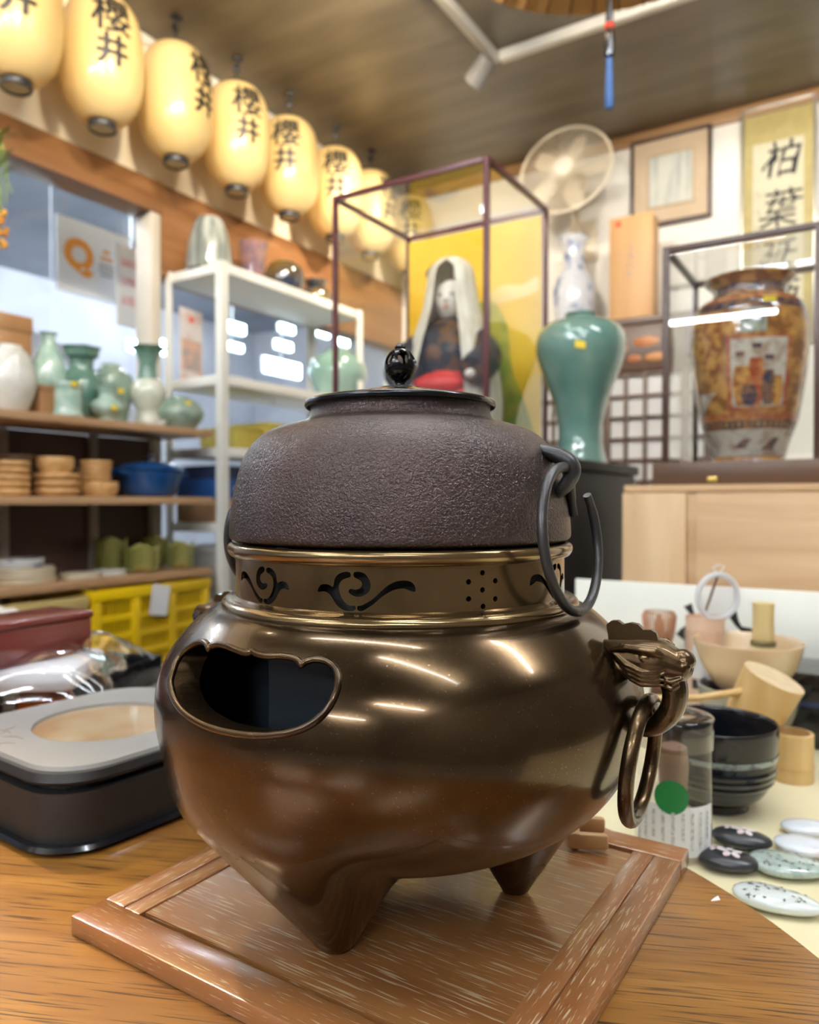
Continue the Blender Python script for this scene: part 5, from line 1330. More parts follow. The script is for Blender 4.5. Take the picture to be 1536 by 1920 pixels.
# ------------------------------------------------------------------ second glass case with the painted jar, on a wooden crate
dS = 1.63
F2 = at_y(1248, 868, dS)
ZC2 = F2.z                                   # floor level of the case
c2w, c2d = 0.288, 0.30
c2h = (at_y(1248, 465, dS).z) - ZC2
B2 = 0.048
kc = thing('jar_glass_case', 'wide glass case with dark frame on the wooden crate, holding the painted jar', 'display case', (F2.x, F2.y, ZC2 - B2), RZ)
m_brownfr = M('brown_case_frame', (0.055, 0.026, 0.018), 0.35, col2=(0.075, 0.036, 0.024), vscale=9)
m_casebase = WOOD('case_base_wood', (0.085, 0.042, 0.022), (0.125, 0.064, 0.034), axis=0, scale=20, rough=0.4)
part('base', MB().box((c2w / 2, c2d / 2, B2 / 2), (c2w + 0.045, c2d + 0.045, B2), 0.003), m_casebase, kc)
for x in (0, c2w):
    for y in (0, c2d): part('post', MB().box((x, y, B2 + c2h / 2), (fr, fr, c2h), 0.001), m_brownfr, kc)
for y in (0, c2d): part('top_rail', MB().box((c2w / 2, y, B2 + c2h - fr / 2), (c2w - fr, fr, fr), 0.001), m_brownfr, kc)
for x in (0, c2w): part('top_rail', MB().box((x, c2d / 2, B2 + c2h - fr / 2), (fr, c2d - fr, fr), 0.001), m_brownfr, kc)
for y in (0, c2d): part('glass_pane', MB().box((c2w / 2, y, B2 + c2h / 2), (c2w - fr, 0.003, c2h - 2 * fr)), m_case, kc)
for x in (0, c2w): part('glass_pane', MB().box((x, c2d / 2, B2 + c2h / 2), (0.003, c2d - fr, c2h - 2 * fr)), m_case, kc)
part('glass_pane', MB().box((c2w / 2, c2d / 2, B2 + c2h - 0.004), (c2w - fr, c2d - fr, 0.003)), m_case, kc)
part('latch', MB().box((0.10, -0.026, 0.010), (0.020, 0.006, 0.012), 0.001), M('brass', (0.6, 0.42, 0.12), 0.3, 1.0, col2=(0.5, 0.35, 0.1), vscale=30), kc)
# painted jar: bands and panels as geometry of the jar
def loc_c2(x, y, z):
    p = Vector((F2.x, F2.y, 0)) + V * x + U * y; return Vector((p.x, p.y, z))
JR = prof([(0, 0), (0.072, 0), (0.074, 0.012), (0.082, 0.045), (0.096, 0.085), (0.108, 0.14), (0.117, 0.21), (0.121, 0.275), (0.116, 0.325), (0.100, 0.352), (0.080, 0.362), (0.074, 0.372), (0.075, 0.385), (0.092, 0.402), (0.090, 0.406), (0.070, 0.390), (0, 0.36)], 6)
def jr(z):
    for (r0, z0), (r1, z1) in zip(JR, JR[1:]):
        if z0 <= z <= z1 and r0 > 0.05: return r0 + (r1 - r0) * (z - z0) / max(z1 - z0, 1e-9)
    return 0.1
m_j0 = M('jar_gold_brown', (0.22, 0.085, 0.02), 0.16, col2=(0.50, 0.25, 0.06), vscale=34, lo=0.42, hi=0.6, coat=0.8)
m_j1 = M('jar_white_glaze', (0.52, 0.46, 0.38), 0.15, col2=(0.34, 0.24, 0.18), vscale=40, lo=0.45, hi=0.62, coat=0.8)
m_j2 = M('jar_iron_red', (0.30, 0.055, 0.02), 0.18, col2=(0.48, 0.20, 0.06), vscale=60, coat=0.8)
m_j3 = M('jar_dark_blue', (0.03, 0.03, 0.06), 0.16, col2=(0.20, 0.10, 0.06), vscale=60, coat=0.8)
m_j4 = M('jar_orange', (0.56, 0.28, 0.06), 0.18, col2=(0.26, 0.09, 0.03), vscale=60, coat=0.8)
jarp = loc_c2(0.143, 0.15, ZC2)
jo = thing('painted_jar', 'large painted jar with gold, red and figure panels inside the glass case', 'jar', jarp, 0)
part('jar_body', MB().lathe(JR, 72), m_j0, jo, smooth=60)
def band(name, z0, z1, mat, n=5, off=0.0010):
    part(name, MB().lathe([(jr(z0 + (z1 - z0) * k / n) + off, z0 + (z1 - z0) * k / n) for k in range(n + 1)], 72, close=True), mat, jo, smooth=60)
band('foot_band', 0.014, 0.070, m_j1); band('key_band', 0.072, 0.088, m_j3); band('red_band', 0.090, 0.104, m_j2); band('shoulder_band', 0.322, 0.340, m_j3); band('neck_band', 0.366, 0.384, m_j3); band('collar_band', 0.342, 0.352, m_j2)
jang = atan2(EYE.y - jarp.y, EYE.x - jarp.x)
def patch(name, a0, a1, z0, z1, mat, off=0.0016, n=8, shape=None):
    vs_ = []; 
    for i in range(n + 1):
        for k in range(n + 1):
            z = z0 + (z1 - z0) * i / n; u_ = k / n
            lo_, hi_ = (a0, a1) if shape is None else shape(i / n, a0, a1)
            a = jang + radians(lo_ + (hi_ - lo_) * u_); r = jr(z) + off; vs_.append((r * cos(a), r * sin(a), z))
    part(name, MB().add(vs_, [(i * (n + 1) + k, i * (n + 1) + k + 1, (i + 1) * (n + 1) + k + 1, (i + 1) * (n + 1) + k) for i in range(n) for k in range(n)]), mat, jo, smooth=60)
patch('panel_border', -22, 42, 0.108, 0.262, m_j2, 0.0012)
patch('picture_panel', -17, 37, 0.115, 0.256, m_j1, 0.0018)
body_s = lambda u_, a0, a1: ((a0 + a1) / 2 - (a1 - a0) * (0.30 + 0.32 * sin(2.6 * (1 - u_) + 0.35)), (a0 + a1) / 2 + (a1 - a0) * (0.26 + 0.30 * sin(2.9 * (1 - u_) + 0.1)))
for a0, a1, z0, z1, mt in ((-14, 2, 0.118, 0.200, m_j4), (0, 15, 0.116, 0.215, m_j2), (14, 26, 0.118, 0.190, m_j3), (24, 35, 0.117, 0.178, m_j4), (-6, 8, 0.117, 0.160, m_j3)):
    patch('painted_figure', a0, a1, z0, z1, mt, 0.0023, 6, body_s)
for a0, z0 in ((-8, 0.205), (7, 0.220), (19, 0.196)):
    patch('painted_face', a0 - 3.5, a0 + 3.5, z0, z0 + 0.016, m_j1, 0.0027, 4); patch('painted_hair', a0 - 4, a0 + 4, z0 + 0.014, z0 + 0.024, m_j3, 0.0029, 4)
patch('gold_cloud', -62, -26, 0.20, 0.30, m_j4, 0.0016); patch('white_fan', -60, -34, 0.108, 0.150, m_j1, 0.0018, 6, lambda u_, a0, a1: (a0 + (a1 - a0) * 0.0, a0 + (a1 - a0) * u_)); patch('green_shoulder', -8, 16, 0.268, 0.318, M('jar_grey_green', (0.12, 0.14, 0.11), 0.16, col2=(0.36, 0.36, 0.28), vscale=30, coat=0.8), 0.0016)
for k in range(22): patch('key_mark', -80 + k * 7.5, -77 + k * 7.5, 0.075, 0.085, m_j4, 0.0016, 2)
for a0, a1, z0, z1 in ((-30, 4, 0.030, 0.050), (10, 44, 0.026, 0.052)):
    patch('foot_scroll', a0, a1, z0, z1, m_j3, 0.0016, 6, lambda u_, p, q: (p + (q - p) * (0.2 + 0.5 * u_), q - (q - p) * 0.25 * (1 - u_)))
sticker(jo, jr(0.334) + 0.001, (0.334, 0.5), jang + radians(20), 0.026, 0.016)

# pale wooden crate carrying that case
m_pale = WOOD('pale_crate_wood', (0.50, 0.31, 0.16), (0.62, 0.42, 0.24), axis=0, scale=22, ratio=10, rough=0.5)
m_pale2 = WOOD('pale_batten_wood', (0.56, 0.36, 0.19), (0.66, 0.46, 0.27), axis=2, scale=22, ratio=10, rough=0.5)
ZCT = ZC2 - B2
wc = thing('wooden_crate', 'pale wooden storage crate under the wide glass case', 'crate', (F2.x, F2.y, 0), RZ)
cx0, cx1, cy0, cy1 = -0.075, 0.62, -0.05, 0.42
part('lid_board', MB().box(((cx0 + cx1) / 2, (cy0 + cy1) / 2, ZCT - 0.008), (cx1 - cx0, cy1 - cy0, 0.015), 0.0015), m_pale, wc)
zz = [0.25, 0.50, 0.72, ZCT - 0.017]
for a, b_ in zip(zz, zz[1:]):
    part('front_plank', MB().box(((cx0 + cx1) / 2, cy0 + 0.008, (a + b_) / 2), (cx1 - cx0 - 0.004, 0.014, b_ - a - 0.003), 0.0015), m_pale, wc)
    part('side_plank', MB().box((cx0 + 0.008, (cy0 + cy1) / 2, (a + b_) / 2), (0.014, cy1 - cy0 - 0.02, b_ - a - 0.003), 0.0015), m_pale, wc)
    part('back_plank', MB().box(((cx0 + cx1) / 2, cy1 - 0.008, (a + b_) / 2), (cx1 - cx0 - 0.004, 0.014, b_ - a - 0.003), 0.0015), m_pale, wc)
part('front_batten', MB().box((cx0 + 0.065, cy0 - 0.005, (0.25 + ZCT - 0.017) / 2), (0.13, 0.010, ZCT - 0.017 - 0.25), 0.0015), m_pale2, wc)
part('front_panel', MB().box(((cx0 + 0.150 + cx1) / 2, cy0 - 0.003, (0.25 + ZCT - 0.017) / 2), (cx1 - cx0 - 0.150, 0.006, ZCT - 0.017 - 0.25), 0.001), m_pale, wc)
part('foot_block', MB().box(((cx0 + cx1) / 2, (cy0 + cy1) / 2, 0.125), (cx1 - cx0 - 0.05, cy1 - cy0 - 0.05, 0.25), 0.002), m_pale, wc)

# ------------------------------------------------------------------ brown cabinet with lattice doors at the back wall
m_tansu = WOOD('brown_tansu', (0.075, 0.036, 0.020), (0.115, 0.056, 0.030), axis=0, scale=12, rough=0.4)
m_shoji = M('paper_pane', (0.72, 0.71, 0.70), 0.6, col2=(0.66, 0.65, 0.64), vscale=4)
sK = 0.42
a_ = at_s(1000, 700, sK); b2 = at_s(1330, 700, sK)
tA, tB = ts(a_)[0], ts(b2)[0]
ZTn = at_s(1180, 597, sK).z; ZTm = at_s(1180, 698, sK).z
wT = tB - tA
tn = thing('lattice_cabinet', 'brown wooden cabinet with lattice paper doors against the back wall', 'cabinet', RC(tA, sK, 0), RZ)
part('top', MB().box((wT / 2, 0.20, ZTn - 0.015), (wT + 0.02, 0.42, 0.03), 0.002), m_tansu, tn)
part('carcass', MB().box((wT / 2, 0.215, (ZTn - 0.03) / 2), (wT, 0.37, ZTn - 0.03)), m_tansu, tn)
up_ = part('upper_panel', MB().box((wT / 2, 0.012, (ZTn - 0.03 + ZTm) / 2), (wT, 0.024, ZTn - 0.03 - ZTm - 0.004), 0.002), m_tansu, tn)
m_inlay = M('orange_inlay', (0.42, 0.12, 0.03), 0.4, col2=(0.55, 0.24, 0.08), vscale=20)
for px, py, rx, rz_ in ((1212, 640, 0.055, 0.022), (1232, 668, 0.05, 0.018), (1190, 672, 0.03, 0.014), (1165, 655, 0.03, 0.016)):
    q = ts(at_s(px, py, sK))[0] - tA; z = at_s(px, py, sK).z
    part('inlay', MB().ball((q, 0.0, z), (rx, 0.004, rz_), 16, 8), m_inlay, up_)
part('paper_sheet', MB().box((wT / 2, 0.026, ZTm / 2 + 0.03), (wT - 0.03, 0.006, ZTm - 0.07)), m_shoji, tn)
nv = int(wT / 0.083)
for k in range(nv + 1):
    part('lattice_bar', MB().box((0.012 + (wT - 0.024) * k / nv, 0.012, ZTm / 2 + 0.03), (0.013 if k % 4 else 0.030, 0.020, ZTm - 0.06), 0.001), m_tansu, tn)
nh = int((ZTm - 0.06) / 0.088)
for k in range(nh + 1):
    part('lattice_rail', MB().box((wT / 2, 0.014, 0.05 + (ZTm - 0.06) * k / nh), (wT - 0.01, 0.014, 0.013), 0.001), m_tansu, tn)
# on the cabinet: blue-white vase, upright wooden box
pv2 = at_s(1076, 600, 0.20); pv2.z = ZTn
vz = [(0, 0), (0.062, 0), (0.066, 0.01), (0.074, 0.06), (0.086, 0.14), (0.084, 0.20), (0.066, 0.25), (0.046, 0.29), (0.042, 0.34), (0.048, 0.39), (0.062, 0.415)]
vase('blue_white_vase', 'tall blue and white porcelain vase below the fan', 'vase', pv2, [(a * 1.15, b_ * 1.12) for a, b_ in vz], m_bw)
m_kiri = WOOD('paulownia_box', (0.62, 0.34, 0.14), (0.70, 0.42, 0.19), axis=2, scale=12, rough=0.5)
pb = at_s(1190, 597, 0.27); pb.z = ZTn
hb = at_s(1190, 412, 0.27).z - ZTn
kb = thing('scroll_box', 'upright pale wooden box with ink writing on the brown cabinet', 'box', pb, RZ)
part('body', MB().box((0, 0, hb / 2), (0.185, 0.10, hb), 0.003), m_kiri, kb)
part('lid', MB().box((0.0, -0.056, hb / 2), (0.190, 0.012, hb), 0.003), m_kiri, kb)
for k in range(4):
    vs_, fs_ = brush_marks(40 + k, 1.0, 1.0, 6, 0.07); s_ = 0.030
    part('ink_character', MB().add([(0.0 + a * s_, -0.0625, hb * 0.70 - k * 0.038 + b_ * s_) for a, b_ in vs_], fs_), m_greyp, kb, smooth=0, weld=False)
part('red_seal', MB().box((-0.055, -0.0625, hb - 0.03), (0.022, 0.0012, 0.022)), m_sash, kb)

# ------------------------------------------------------------------ wall: fan, picture, scroll
m_fan = M('cream_fan_plastic', (0.72, 0.62, 0.46), 0.35, col2=(0.68, 0.58, 0.42), vscale=8)
pf = at_s(1060, 318, 0.34)
fn = thing('wall_fan', 'cream round wall fan with radial wire grille above the porcelain vase', 'fan', pf, RZ + radians(4))
RF = 0.212
ht = radians(12)
rotf = (-ht, 0, 0)
gf = part('grille_ring', MB().tube([(RF * cos(2 * pi * k / 64), 0, RF * sin(2 * pi * k / 64)) for k in range(64)], 0.007, 8, closed=True), m_fan, fn, (0, 0, 0), rotf)
wr = MB()
for k in range(96):
    a = 2 * pi * k / 96
    wr.tube([(0.04 * cos(a), -0.034, 0.04 * sin(a)), (0.13 * cos(a + .05), -0.026, 0.13 * sin(a + .05)), (RF * cos(a + .1), 0, RF * sin(a + .1))], 0.0014, 4, caps=False)
part('grille_wires', wr, m_fan, fn, (0, 0, 0), rotf)['kind'] = 'stuff'
wr = MB()
for k in range(64):
    a = 2 * pi * k / 64
    wr.tube([(0.05 * cos(a), 0.085, 0.05 * sin(a)), (0.15 * cos(a), 0.07, 0.15 * sin(a)), (RF * cos(a), 0.004, RF * sin(a))], 0.0014, 4, caps=False)
part('rear_wires', wr, m_fan, fn, (0, 0, 0), rotf)['kind'] = 'stuff'
part('hub_cap', MB().lathe([(0.0, 0.042), (0.03, 0.040), (0.045, 0.034), (0.046, 0.028), (0.0, 0.028)], 32), M('hub_white', (0.82, 0.74, 0.60), 0.3, col2=(0.78, 0.70, 0.56), vscale=10), fn, (0, 0, 0), (pi / 2 - ht, 0, 0))
for k in range(5):
    a0 = 2 * pi * k / 5; bl = MB(); vs_ = []
    for i in range(7):
        r = 0.035 + 0.150 * i / 6; wd = 0.30 + 0.38 * sin(pi * min(1, i / 6 * 0.9 + 0.1))
        for j in range(5): vs_.append((r * cos(a0 + wd * (j / 4 - 0.5)), 0.03 + 0.022 * (j / 4 - 0.5), r * sin(a0 + wd * (j / 4 - 0.5))))
    bl.add(vs_, [(i * 5 + j, i * 5 + j + 1, (i + 1) * 5 + j + 1, (i + 1) * 5 + j) for i in range(6) for j in range(4)])
    part('blade', bl, m_fan, fn, (0, 0, 0), rotf)
part('motor', MB().lathe(prof([(0.0, -0.16), (0.04, -0.158), (0.058, -0.13), (0.06, -0.09), (0.05, -0.075), (0.0, -0.07)], 3), 32), m_fan, fn, (0, 0, 0), (pi / 2 - ht, 0, 0))
part('wall_arm', MB().tube([(0, 0.12, -0.03), (0, 0.14, -0.12), (0, 0.20, -0.20), (0, 0.31, -0.22)], 0.018, 12), m_fan, fn)
part('wall_plate', MB().box((0, 0.328, -0.23), (0.13, 0.022, 0.20), 0.008), m_fan, fn)
for k, dz in enumerate((0.0,)):
    part('pull_cord', MB().tube([(0.02, 0.30, -0.32), (0.02, 0.298, -0.42)], 0.0015, 5), m_fan, fn)

def wall_frame(x0, y0, x1, y1, s):      # picture box from upper-left and lower-right pixels on the plane s in front of the back wall
    a = at_s(x0, y0, s); b_ = at_s(x1, y1, s)
    return ts(a)[0], ts(b_)[0], a.z, b_.z
ta, tb, za, zb = wall_frame(1183, 268, 1333, 403, 0.03)
zc_ = (za + zb) / 2; hh = za - zb; ww = tb - ta
pfm = thing('framed_picture', 'framed picture with peach mat on the back wall', 'picture', RC((ta + tb) / 2, 0.002, zc_), RZ)
m_dkfr = M('dark_picture_frame', (0.06, 0.035, 0.025), 0.4, col2=(0.09, 0.05, 0.035), vscale=9)
for k in (-1, 1):
    part('frame_stile', MB().box((k * (ww / 2 - 0.006), -0.016, 0), (0.014, 0.030, hh), 0.002), m_dkfr, pfm); part('frame_rail', MB().box((0, -0.016, k * (hh / 2 - 0.006)), (ww - 0.028, 0.030, 0.014), 0.002), m_dkfr, pfm)
part('mat', MB().box((0, -0.010, 0), (ww - 0.02, 0.006, hh - 0.02)), M('peach_mat', (0.70, 0.50, 0.33), 0.6, col2=(0.74, 0.54, 0.36), vscale=5), pfm)
part('inner_border', MB().box((0, -0.014, 0.0), (ww * 0.60, 0.003, hh * 0.62)), M('tan_border', (0.58, 0.40, 0.24), 0.6, col2=(0.62, 0.43, 0.26), vscale=9), pfm)
part('print', MB().box((0, -0.0165, 0.0), (ww * 0.54, 0.003, hh * 0.56)), M('pale_ink_print', (0.74, 0.70, 0.60), 0.5, col2=(0.52, 0.51, 0.46), vscale=10, stretch=(4, 1, 0.5), lo=0.48, hi=0.66), pfm)
part('picture_glass', MB().box((0, -0.026, 0), (ww - 0.03, 0.002, hh - 0.03)), m_case, pfm)

ta, tb, za, zb = wall_frame(1390, 208, 1528, 640, 0.03)
zc_ = (za + zb) / 2; hh = za - zb; ww = tb - ta
scr = thing('calligraphy_scroll', 'framed calligraphy scroll with olive gold mount on the back wall', 'scroll', RC((ta + tb) / 2, 0.002, zc_), RZ)
m_silver = M('silver_frame', (0.62, 0.58, 0.52), 0.3, 0.7, col2=(0.56, 0.52, 0.46), vscale=9)
for k in (-1, 1):
    part('frame_stile', MB().box((k * (ww / 2 - 0.004), -0.014, 0), (0.010, 0.026, hh), 0.002), m_silver, scr); part('frame_rail', MB().box((0, -0.014, k * (hh / 2 - 0.004)), (ww - 0.02, 0.026, 0.010), 0.002), m_silver, scr)
part('mount', MB().box((0, -0.008, 0), (ww - 0.014, 0.005, hh - 0.014)), M('olive_gold_silk', (0.52, 0.40, 0.14), 0.5, col2=(0.58, 0.45, 0.17), vscale=30), scr)
part('paper', MB().box((0.0, -0.0115, -0.03), (ww * 0.68, 0.003, hh - 0.26)), M('cream_paper', (0.80, 0.70, 0.50), 0.6, col2=(0.76, 0.66, 0.46), vscale=6), scr)
ph_ = hh - 0.26
for k, (ch, sz, zz_, xx) in enumerate((('柏', 0.155, 0.39, 0.015), ('葉', 0.165, 0.125, 0.01), ('延', 0.15, -0.135, 0.0), ('酒', 0.15, -0.35, 0.01))):
    vs_, fs_ = glyph(ch, 0.004 + 0.004 * (k == 0), 0.25)
    part('brush_character', MB().add([(xx + (a + 0.05 * sin(b_ * 9)) * sz * 0.9, -0.0140, -0.03 + zz_ * ph_ / 0.98 + b_ * sz) for a, b_ in vs_], fs_), m_ink, scr, smooth=0, weld=False)
for k in range(5):
    vs_, fs_ = brush_marks(80 + k, 0.8, 1.0, 5, 0.06)
    part('small_character', MB().add([(-ww * 0.27 + a * 0.03, -0.0140, 0.14 - 0.075 * k + b_ * 0.035) for a, b_ in vs_], fs_), m_ink, scr, smooth=0, weld=False)
part('frame_glass', MB().box((0, -0.022, 0), (ww - 0.02, 0.002, hh - 0.02)), m_case, scr)
# white standing panel at the far right
ta = ts(at_s(1531, 300, 0.03))[0]
solo('framed_print', MB().box((0.12, -0.017, 0), (0.22, 0.03, 0.95), 0.003), m_white, 'white framed panel cut by the right edge beside the scroll', 'panel', RC(ta, 0.002, CZ + 1.15), RZ)

# ------------------------------------------------------------------ cream display table at right
ZD = CZ - 0.32
m_cloth = M('cream_table_top', (0.82, 0.73, 0.46), 0.35, col2=(0.85, 0.77, 0.52), vscale=3, coat=0.2)
# table edge follows the room; it passes under the oak table top
tdo = thing('display_table', 'cream-topped display table behind the oak table', 'table', (0.62, 0.93, ZD), RZ)
part('table_top', MB().box((0.08, -0.195, -0.012), (0.98, 1.21, 0.024), 0.002), m_cloth, tdo)
for x in (-0.38, 0.54):
    for y in (-0.76, 0.38): part('leg', MB().box((x, y, -(ZD + 0.024) / 2 - 0.012), (0.04, 0.04, ZD - 0.024), 0.002), m_trimb, tdo)
# white card with ink marks at its back
pw0 = at_y(1080, 1085, 1.26)
cdx = thing('white_card', 'white lettered card standing behind the tea utensils', 'card', (pw0.x, pw0.y, ZD), RZ)
hcd = pw0.z - ZD
part('sheet', MB().box((0.21, 0, hcd / 2), (0.42, 0.006, hcd), 0.001), M('white_card', (0.86, 0.86, 0.78), 0.5, col2=(0.82, 0.82, 0.74), vscale=4), cdx)
for k, (sz, x, z) in enumerate(((0.060, 0.195, 0.130), (0.060, 0.252, 0.118), (0.060, 0.228, 0.062))):
    vs_, fs_ = brush_marks(60 + k, 1.0, 1.0, 5, 0.11)
    part('ink_character', MB().add([(x + a * sz, -0.0036, z + b_ * sz) for a, b_ in vs_], fs_), m_ink, cdx, smooth=0, weld=False)

def on_d(px, py): return at_z(px, py, ZD)
# clear plastic canister
m_clear = GLASS('clear_canister', (0.93, 0.92, 0.93), 0.03, 1.45, 1.6)
pcn = on_d(1262, 1592)
cn = thing('plastic_canister', 'clear plastic canister with a green sticker and printed label', 'canister', pcn, 0)
part('wall', MB().lathe(prof([(0.030, 0.0), (0.0335, 0.003), (0.0335, 0.100), (0.0335, 0.112)], 3), 40, close=True), m_clear, cn, smooth=60)
part('floor', MB().lathe([(0, 0), (0.031, 0), (0.031, 0.002), (0, 0.002)], 40), m_clear, cn)
part('cap', MB().lathe(prof([(0.0350, 0.098), (0.0352, 0.120), (0.033, 0.125), (0.020, 0.126), (0.0, 0.124)], 3), 40), GLASS('clear_cap', (0.88, 0.86, 0.87), 0.05, 1.5, 2.2), cn, smooth=60)
def wrap_patch(name, r, a0, a1, z0, z1, mat, parent, n=14, rows=1):
    vs_ = [(r * cos(radians(a0 + (a1 - a0) * k / n)), r * sin(radians(a0 + (a1 - a0) * k / n)), z0 + (z1 - z0) * j / rows) for j in range(rows + 1) for k in range(n + 1)]
    return part(name, MB().add(vs_, [(j * (n + 1) + k, j * (n + 1) + k + 1, (j + 1) * (n + 1) + k + 1, (j + 1) * (n + 1) + k) for j in range(rows) for k in range(n)]), mat, parent, smooth=60)
m_faint = M('faint_print', (0.45, 0.45, 0.47), 0.6, col2=(0.70, 0.70, 0.72), vscale=400, lo=0.45, hi=0.55)
lbp = wrap_patch('paper_label', 0.0342, -175, -40, 0.008, 0.052, m_labelw, cn)
for k in range(9):
    part('print_line', wrap_patch('print_line', 0.0346, -168 + k * 14, -163 + k * 14, 0.014 + 0.004 * (k % 3), 0.047, m_faint, lbp, 2).data, None, lbp) if False else wrap_patch('print_line', 0.0346, -168 + k * 14, -163 + k * 14, 0.014 + 0.004 * (k % 3), 0.047, m_faint, lbp, 2)
gd = MB(); vs_ = [(0, 0)]
cpts = [(0.0346 * cos(radians(-112) + 0.015 * cos(2 * pi * k / 24) / 0.0346), 0.0346 * sin(radians(-112) + 0.015 * cos(2 * pi * k / 24) / 0.0346), 0.060 + 0.015 * sin(2 * pi * k / 24)) for k in range(24)]
gd.add([(0.0346 * cos(radians(-112)), 0.0346 * sin(radians(-112)), 0.060)] + cpts, [(0, 1 + k, 1 + (k + 1) % 24) for k in range(24)])
part('green_sticker', gd, M('green_print', (0.01, 0.20, 0.05), 0.4, col2=(0.01, 0.18, 0.045), vscale=20), cn, smooth=60)
# bamboo whisk inside the canister
part('whisk_handle', MB().lathe(prof([(0, 0.055), (0.012, 0.055), (0.012, 0.095), (0.0, 0.096)], 2), 20), M('dim_bamboo', (0.30, 0.20, 0.13), 0.5, col2=(0.36, 0.25, 0.16), vscale=20), cn)

# black tea bowl
m_tenmoku = M('black_glaze', (0.006, 0.007, 0.010), 0.08, col2=(0.022, 0.017, 0.015), vscale=9, stretch=(1, 1, 3), coat=0.3, spec=0.3)
pbw = on_d(1343, 1508)
tb_ = thing('black_tea_bowl', 'glossy black tea bowl with a pale glaze line, behind the canister', 'bowl', pbw, 0)
part('bowl_body', MB().lathe(prof([(0, 0.0), (0.030, 0.0), (0.031, 0.008), (0.046, 0.018), (0.056, 0.040), (0.059, 0.065), (0.0600, 0.087), (0.0580, 0.089), (0.0560, 0.080), (0.052, 0.04), (0.035, 0.020), (0.0, 0.016)], 5), 64, rip=lambda a, u: 1 + 0.008 * cos(3 * a)), m_tenmoku, tb_, smooth=60)
part('glaze_line', MB().lathe([(0.0578, 0.0560), (0.0592, 0.0585), (0.0594, 0.0605), (0.0590, 0.0625)], 64, close=True, rip=lambda a, u: 1.006 + 0.008 * cos(3 * a)), M('pale_glaze_line', (0.20, 0.24, 0.22), 0.2, col2=(0.05, 0.05, 0.05), vscale=60, lo=0.5, hi=0.62, coat=0.6), tb_, smooth=60)
part('throwing_ridges', MB().lathe([(0.0528, 0.0300), (0.0556, 0.0330), (0.0550, 0.036), (0.0572, 0.040), (0.0566, 0.043), (0.0585, 0.047), (0.0578, 0.050)], 64, close=True, rip=lambda a, u: 1.004 + 0.008 * cos(3 * a)), m_tenmoku, tb_, smooth=25)
# bamboo rest and ladle
m_bam = WOOD('bamboo', (0.58, 0.36, 0.13), (0.68, 0.46, 0.20), axis=2, scale=40, ratio=14, rough=0.35)
m_bamend = M('bamboo_end', (0.66, 0.52, 0.32), 0.6, col2=(0.58, 0.44, 0.26), vscale=60)
pfo = at_z(1486, 1460, ZD)
fo_ = thing('bamboo_rest', 'upright bamboo lid rest beside the black tea bowl', 'bamboo rest', pfo, 0)
part('tube', MB().lathe(prof([(0.0225, 0), (0.0230, 0.004), (0.0228, 0.014), (0.0238, 0.017), (0.0226, 0.020), (0.0222, 0.054)], 3) + [(0.0180, 0.0545), (0.0175, 0.03), (0.0, 0.028)], 40), m_bam, fo_, smooth=50)
lad = thing('bamboo_ladle', 'bamboo water ladle with its cup tilted on the bamboo rest', 'ladle', at_y(1408, 1352, 0.892), 0)
R3 = Matrix.Rotation(radians(20), 4, 'Y') @ Matrix.Rotation(radians(14), 4, 'X')
lc = MB().lathe(prof([(0.0290, 0.0), (0.0310, 0.004), (0.0330, 0.030), (0.0345, 0.058), (0.0345, 0.0605)], 3) + [(0.0, 0.0605)], 48, mat=R3)
cu_ = part('cup', lc, m_bam, lad, smooth=50)
part('cup_end', MB().lathe([(0.0, 0.0608), (0.0335, 0.0608), (0.0335, 0.0600)], 48, mat=R3), m_bamend, lad)
hs = R3 @ Vector((-0.030, -0.008, 0.034)); 
part('handle', MB().tube([hs, hs + Vector((-0.05, 0.0, -0.008)), hs + Vector((-0.17, 0.012, -0.012)), hs + Vector((-0.26, 0.03, -0.010))], [0.0045, 0.0042, 0.0038, 0.0035], 10), m_bam, lad, smooth=60)
# beige bowl stacked in a grey bowl, whisk standing in it
pgb = at_y(1402, 1300, 0.99); pgb.z = ZD
m_greyb = M('grey_green_bowl', (0.25, 0.24, 0.19), 0.22, col2=(0.34, 0.32, 0.26), vscale=10, coat=0.4)
vase('grey_tea_bowl', 'grey-green tea bowl under the beige bowl', 'bowl', pgb, [(0, 0), (0.028, 0), (0.029, 0.008), (0.045, 0.020), (0.058, 0.050), (0.062, 0.078)], m_greyb, 48, n=4)
m_beige = M('beige_glaze', (0.66, 0.47, 0.28), 0.20, col2=(0.74, 0.58, 0.38), vscale=8, coat=0.6)
vb = MB().lathe(prof([(0, 0.0), (0.026, 0.0), (0.027, 0.008), (0.040, 0.018), (0.058, 0.046), (0.067, 0.074), (0.0655, 0.076), (0.055, 0.048), (0.036, 0.022), (0.0, 0.017)], 5), 56)
bb_ = solo('beige_tea_bowl', vb, m_beige, 'wide beige tea bowl with a bamboo whisk standing in it', 'bowl', pgb + Vector((0, 0, 0.060)), 0)
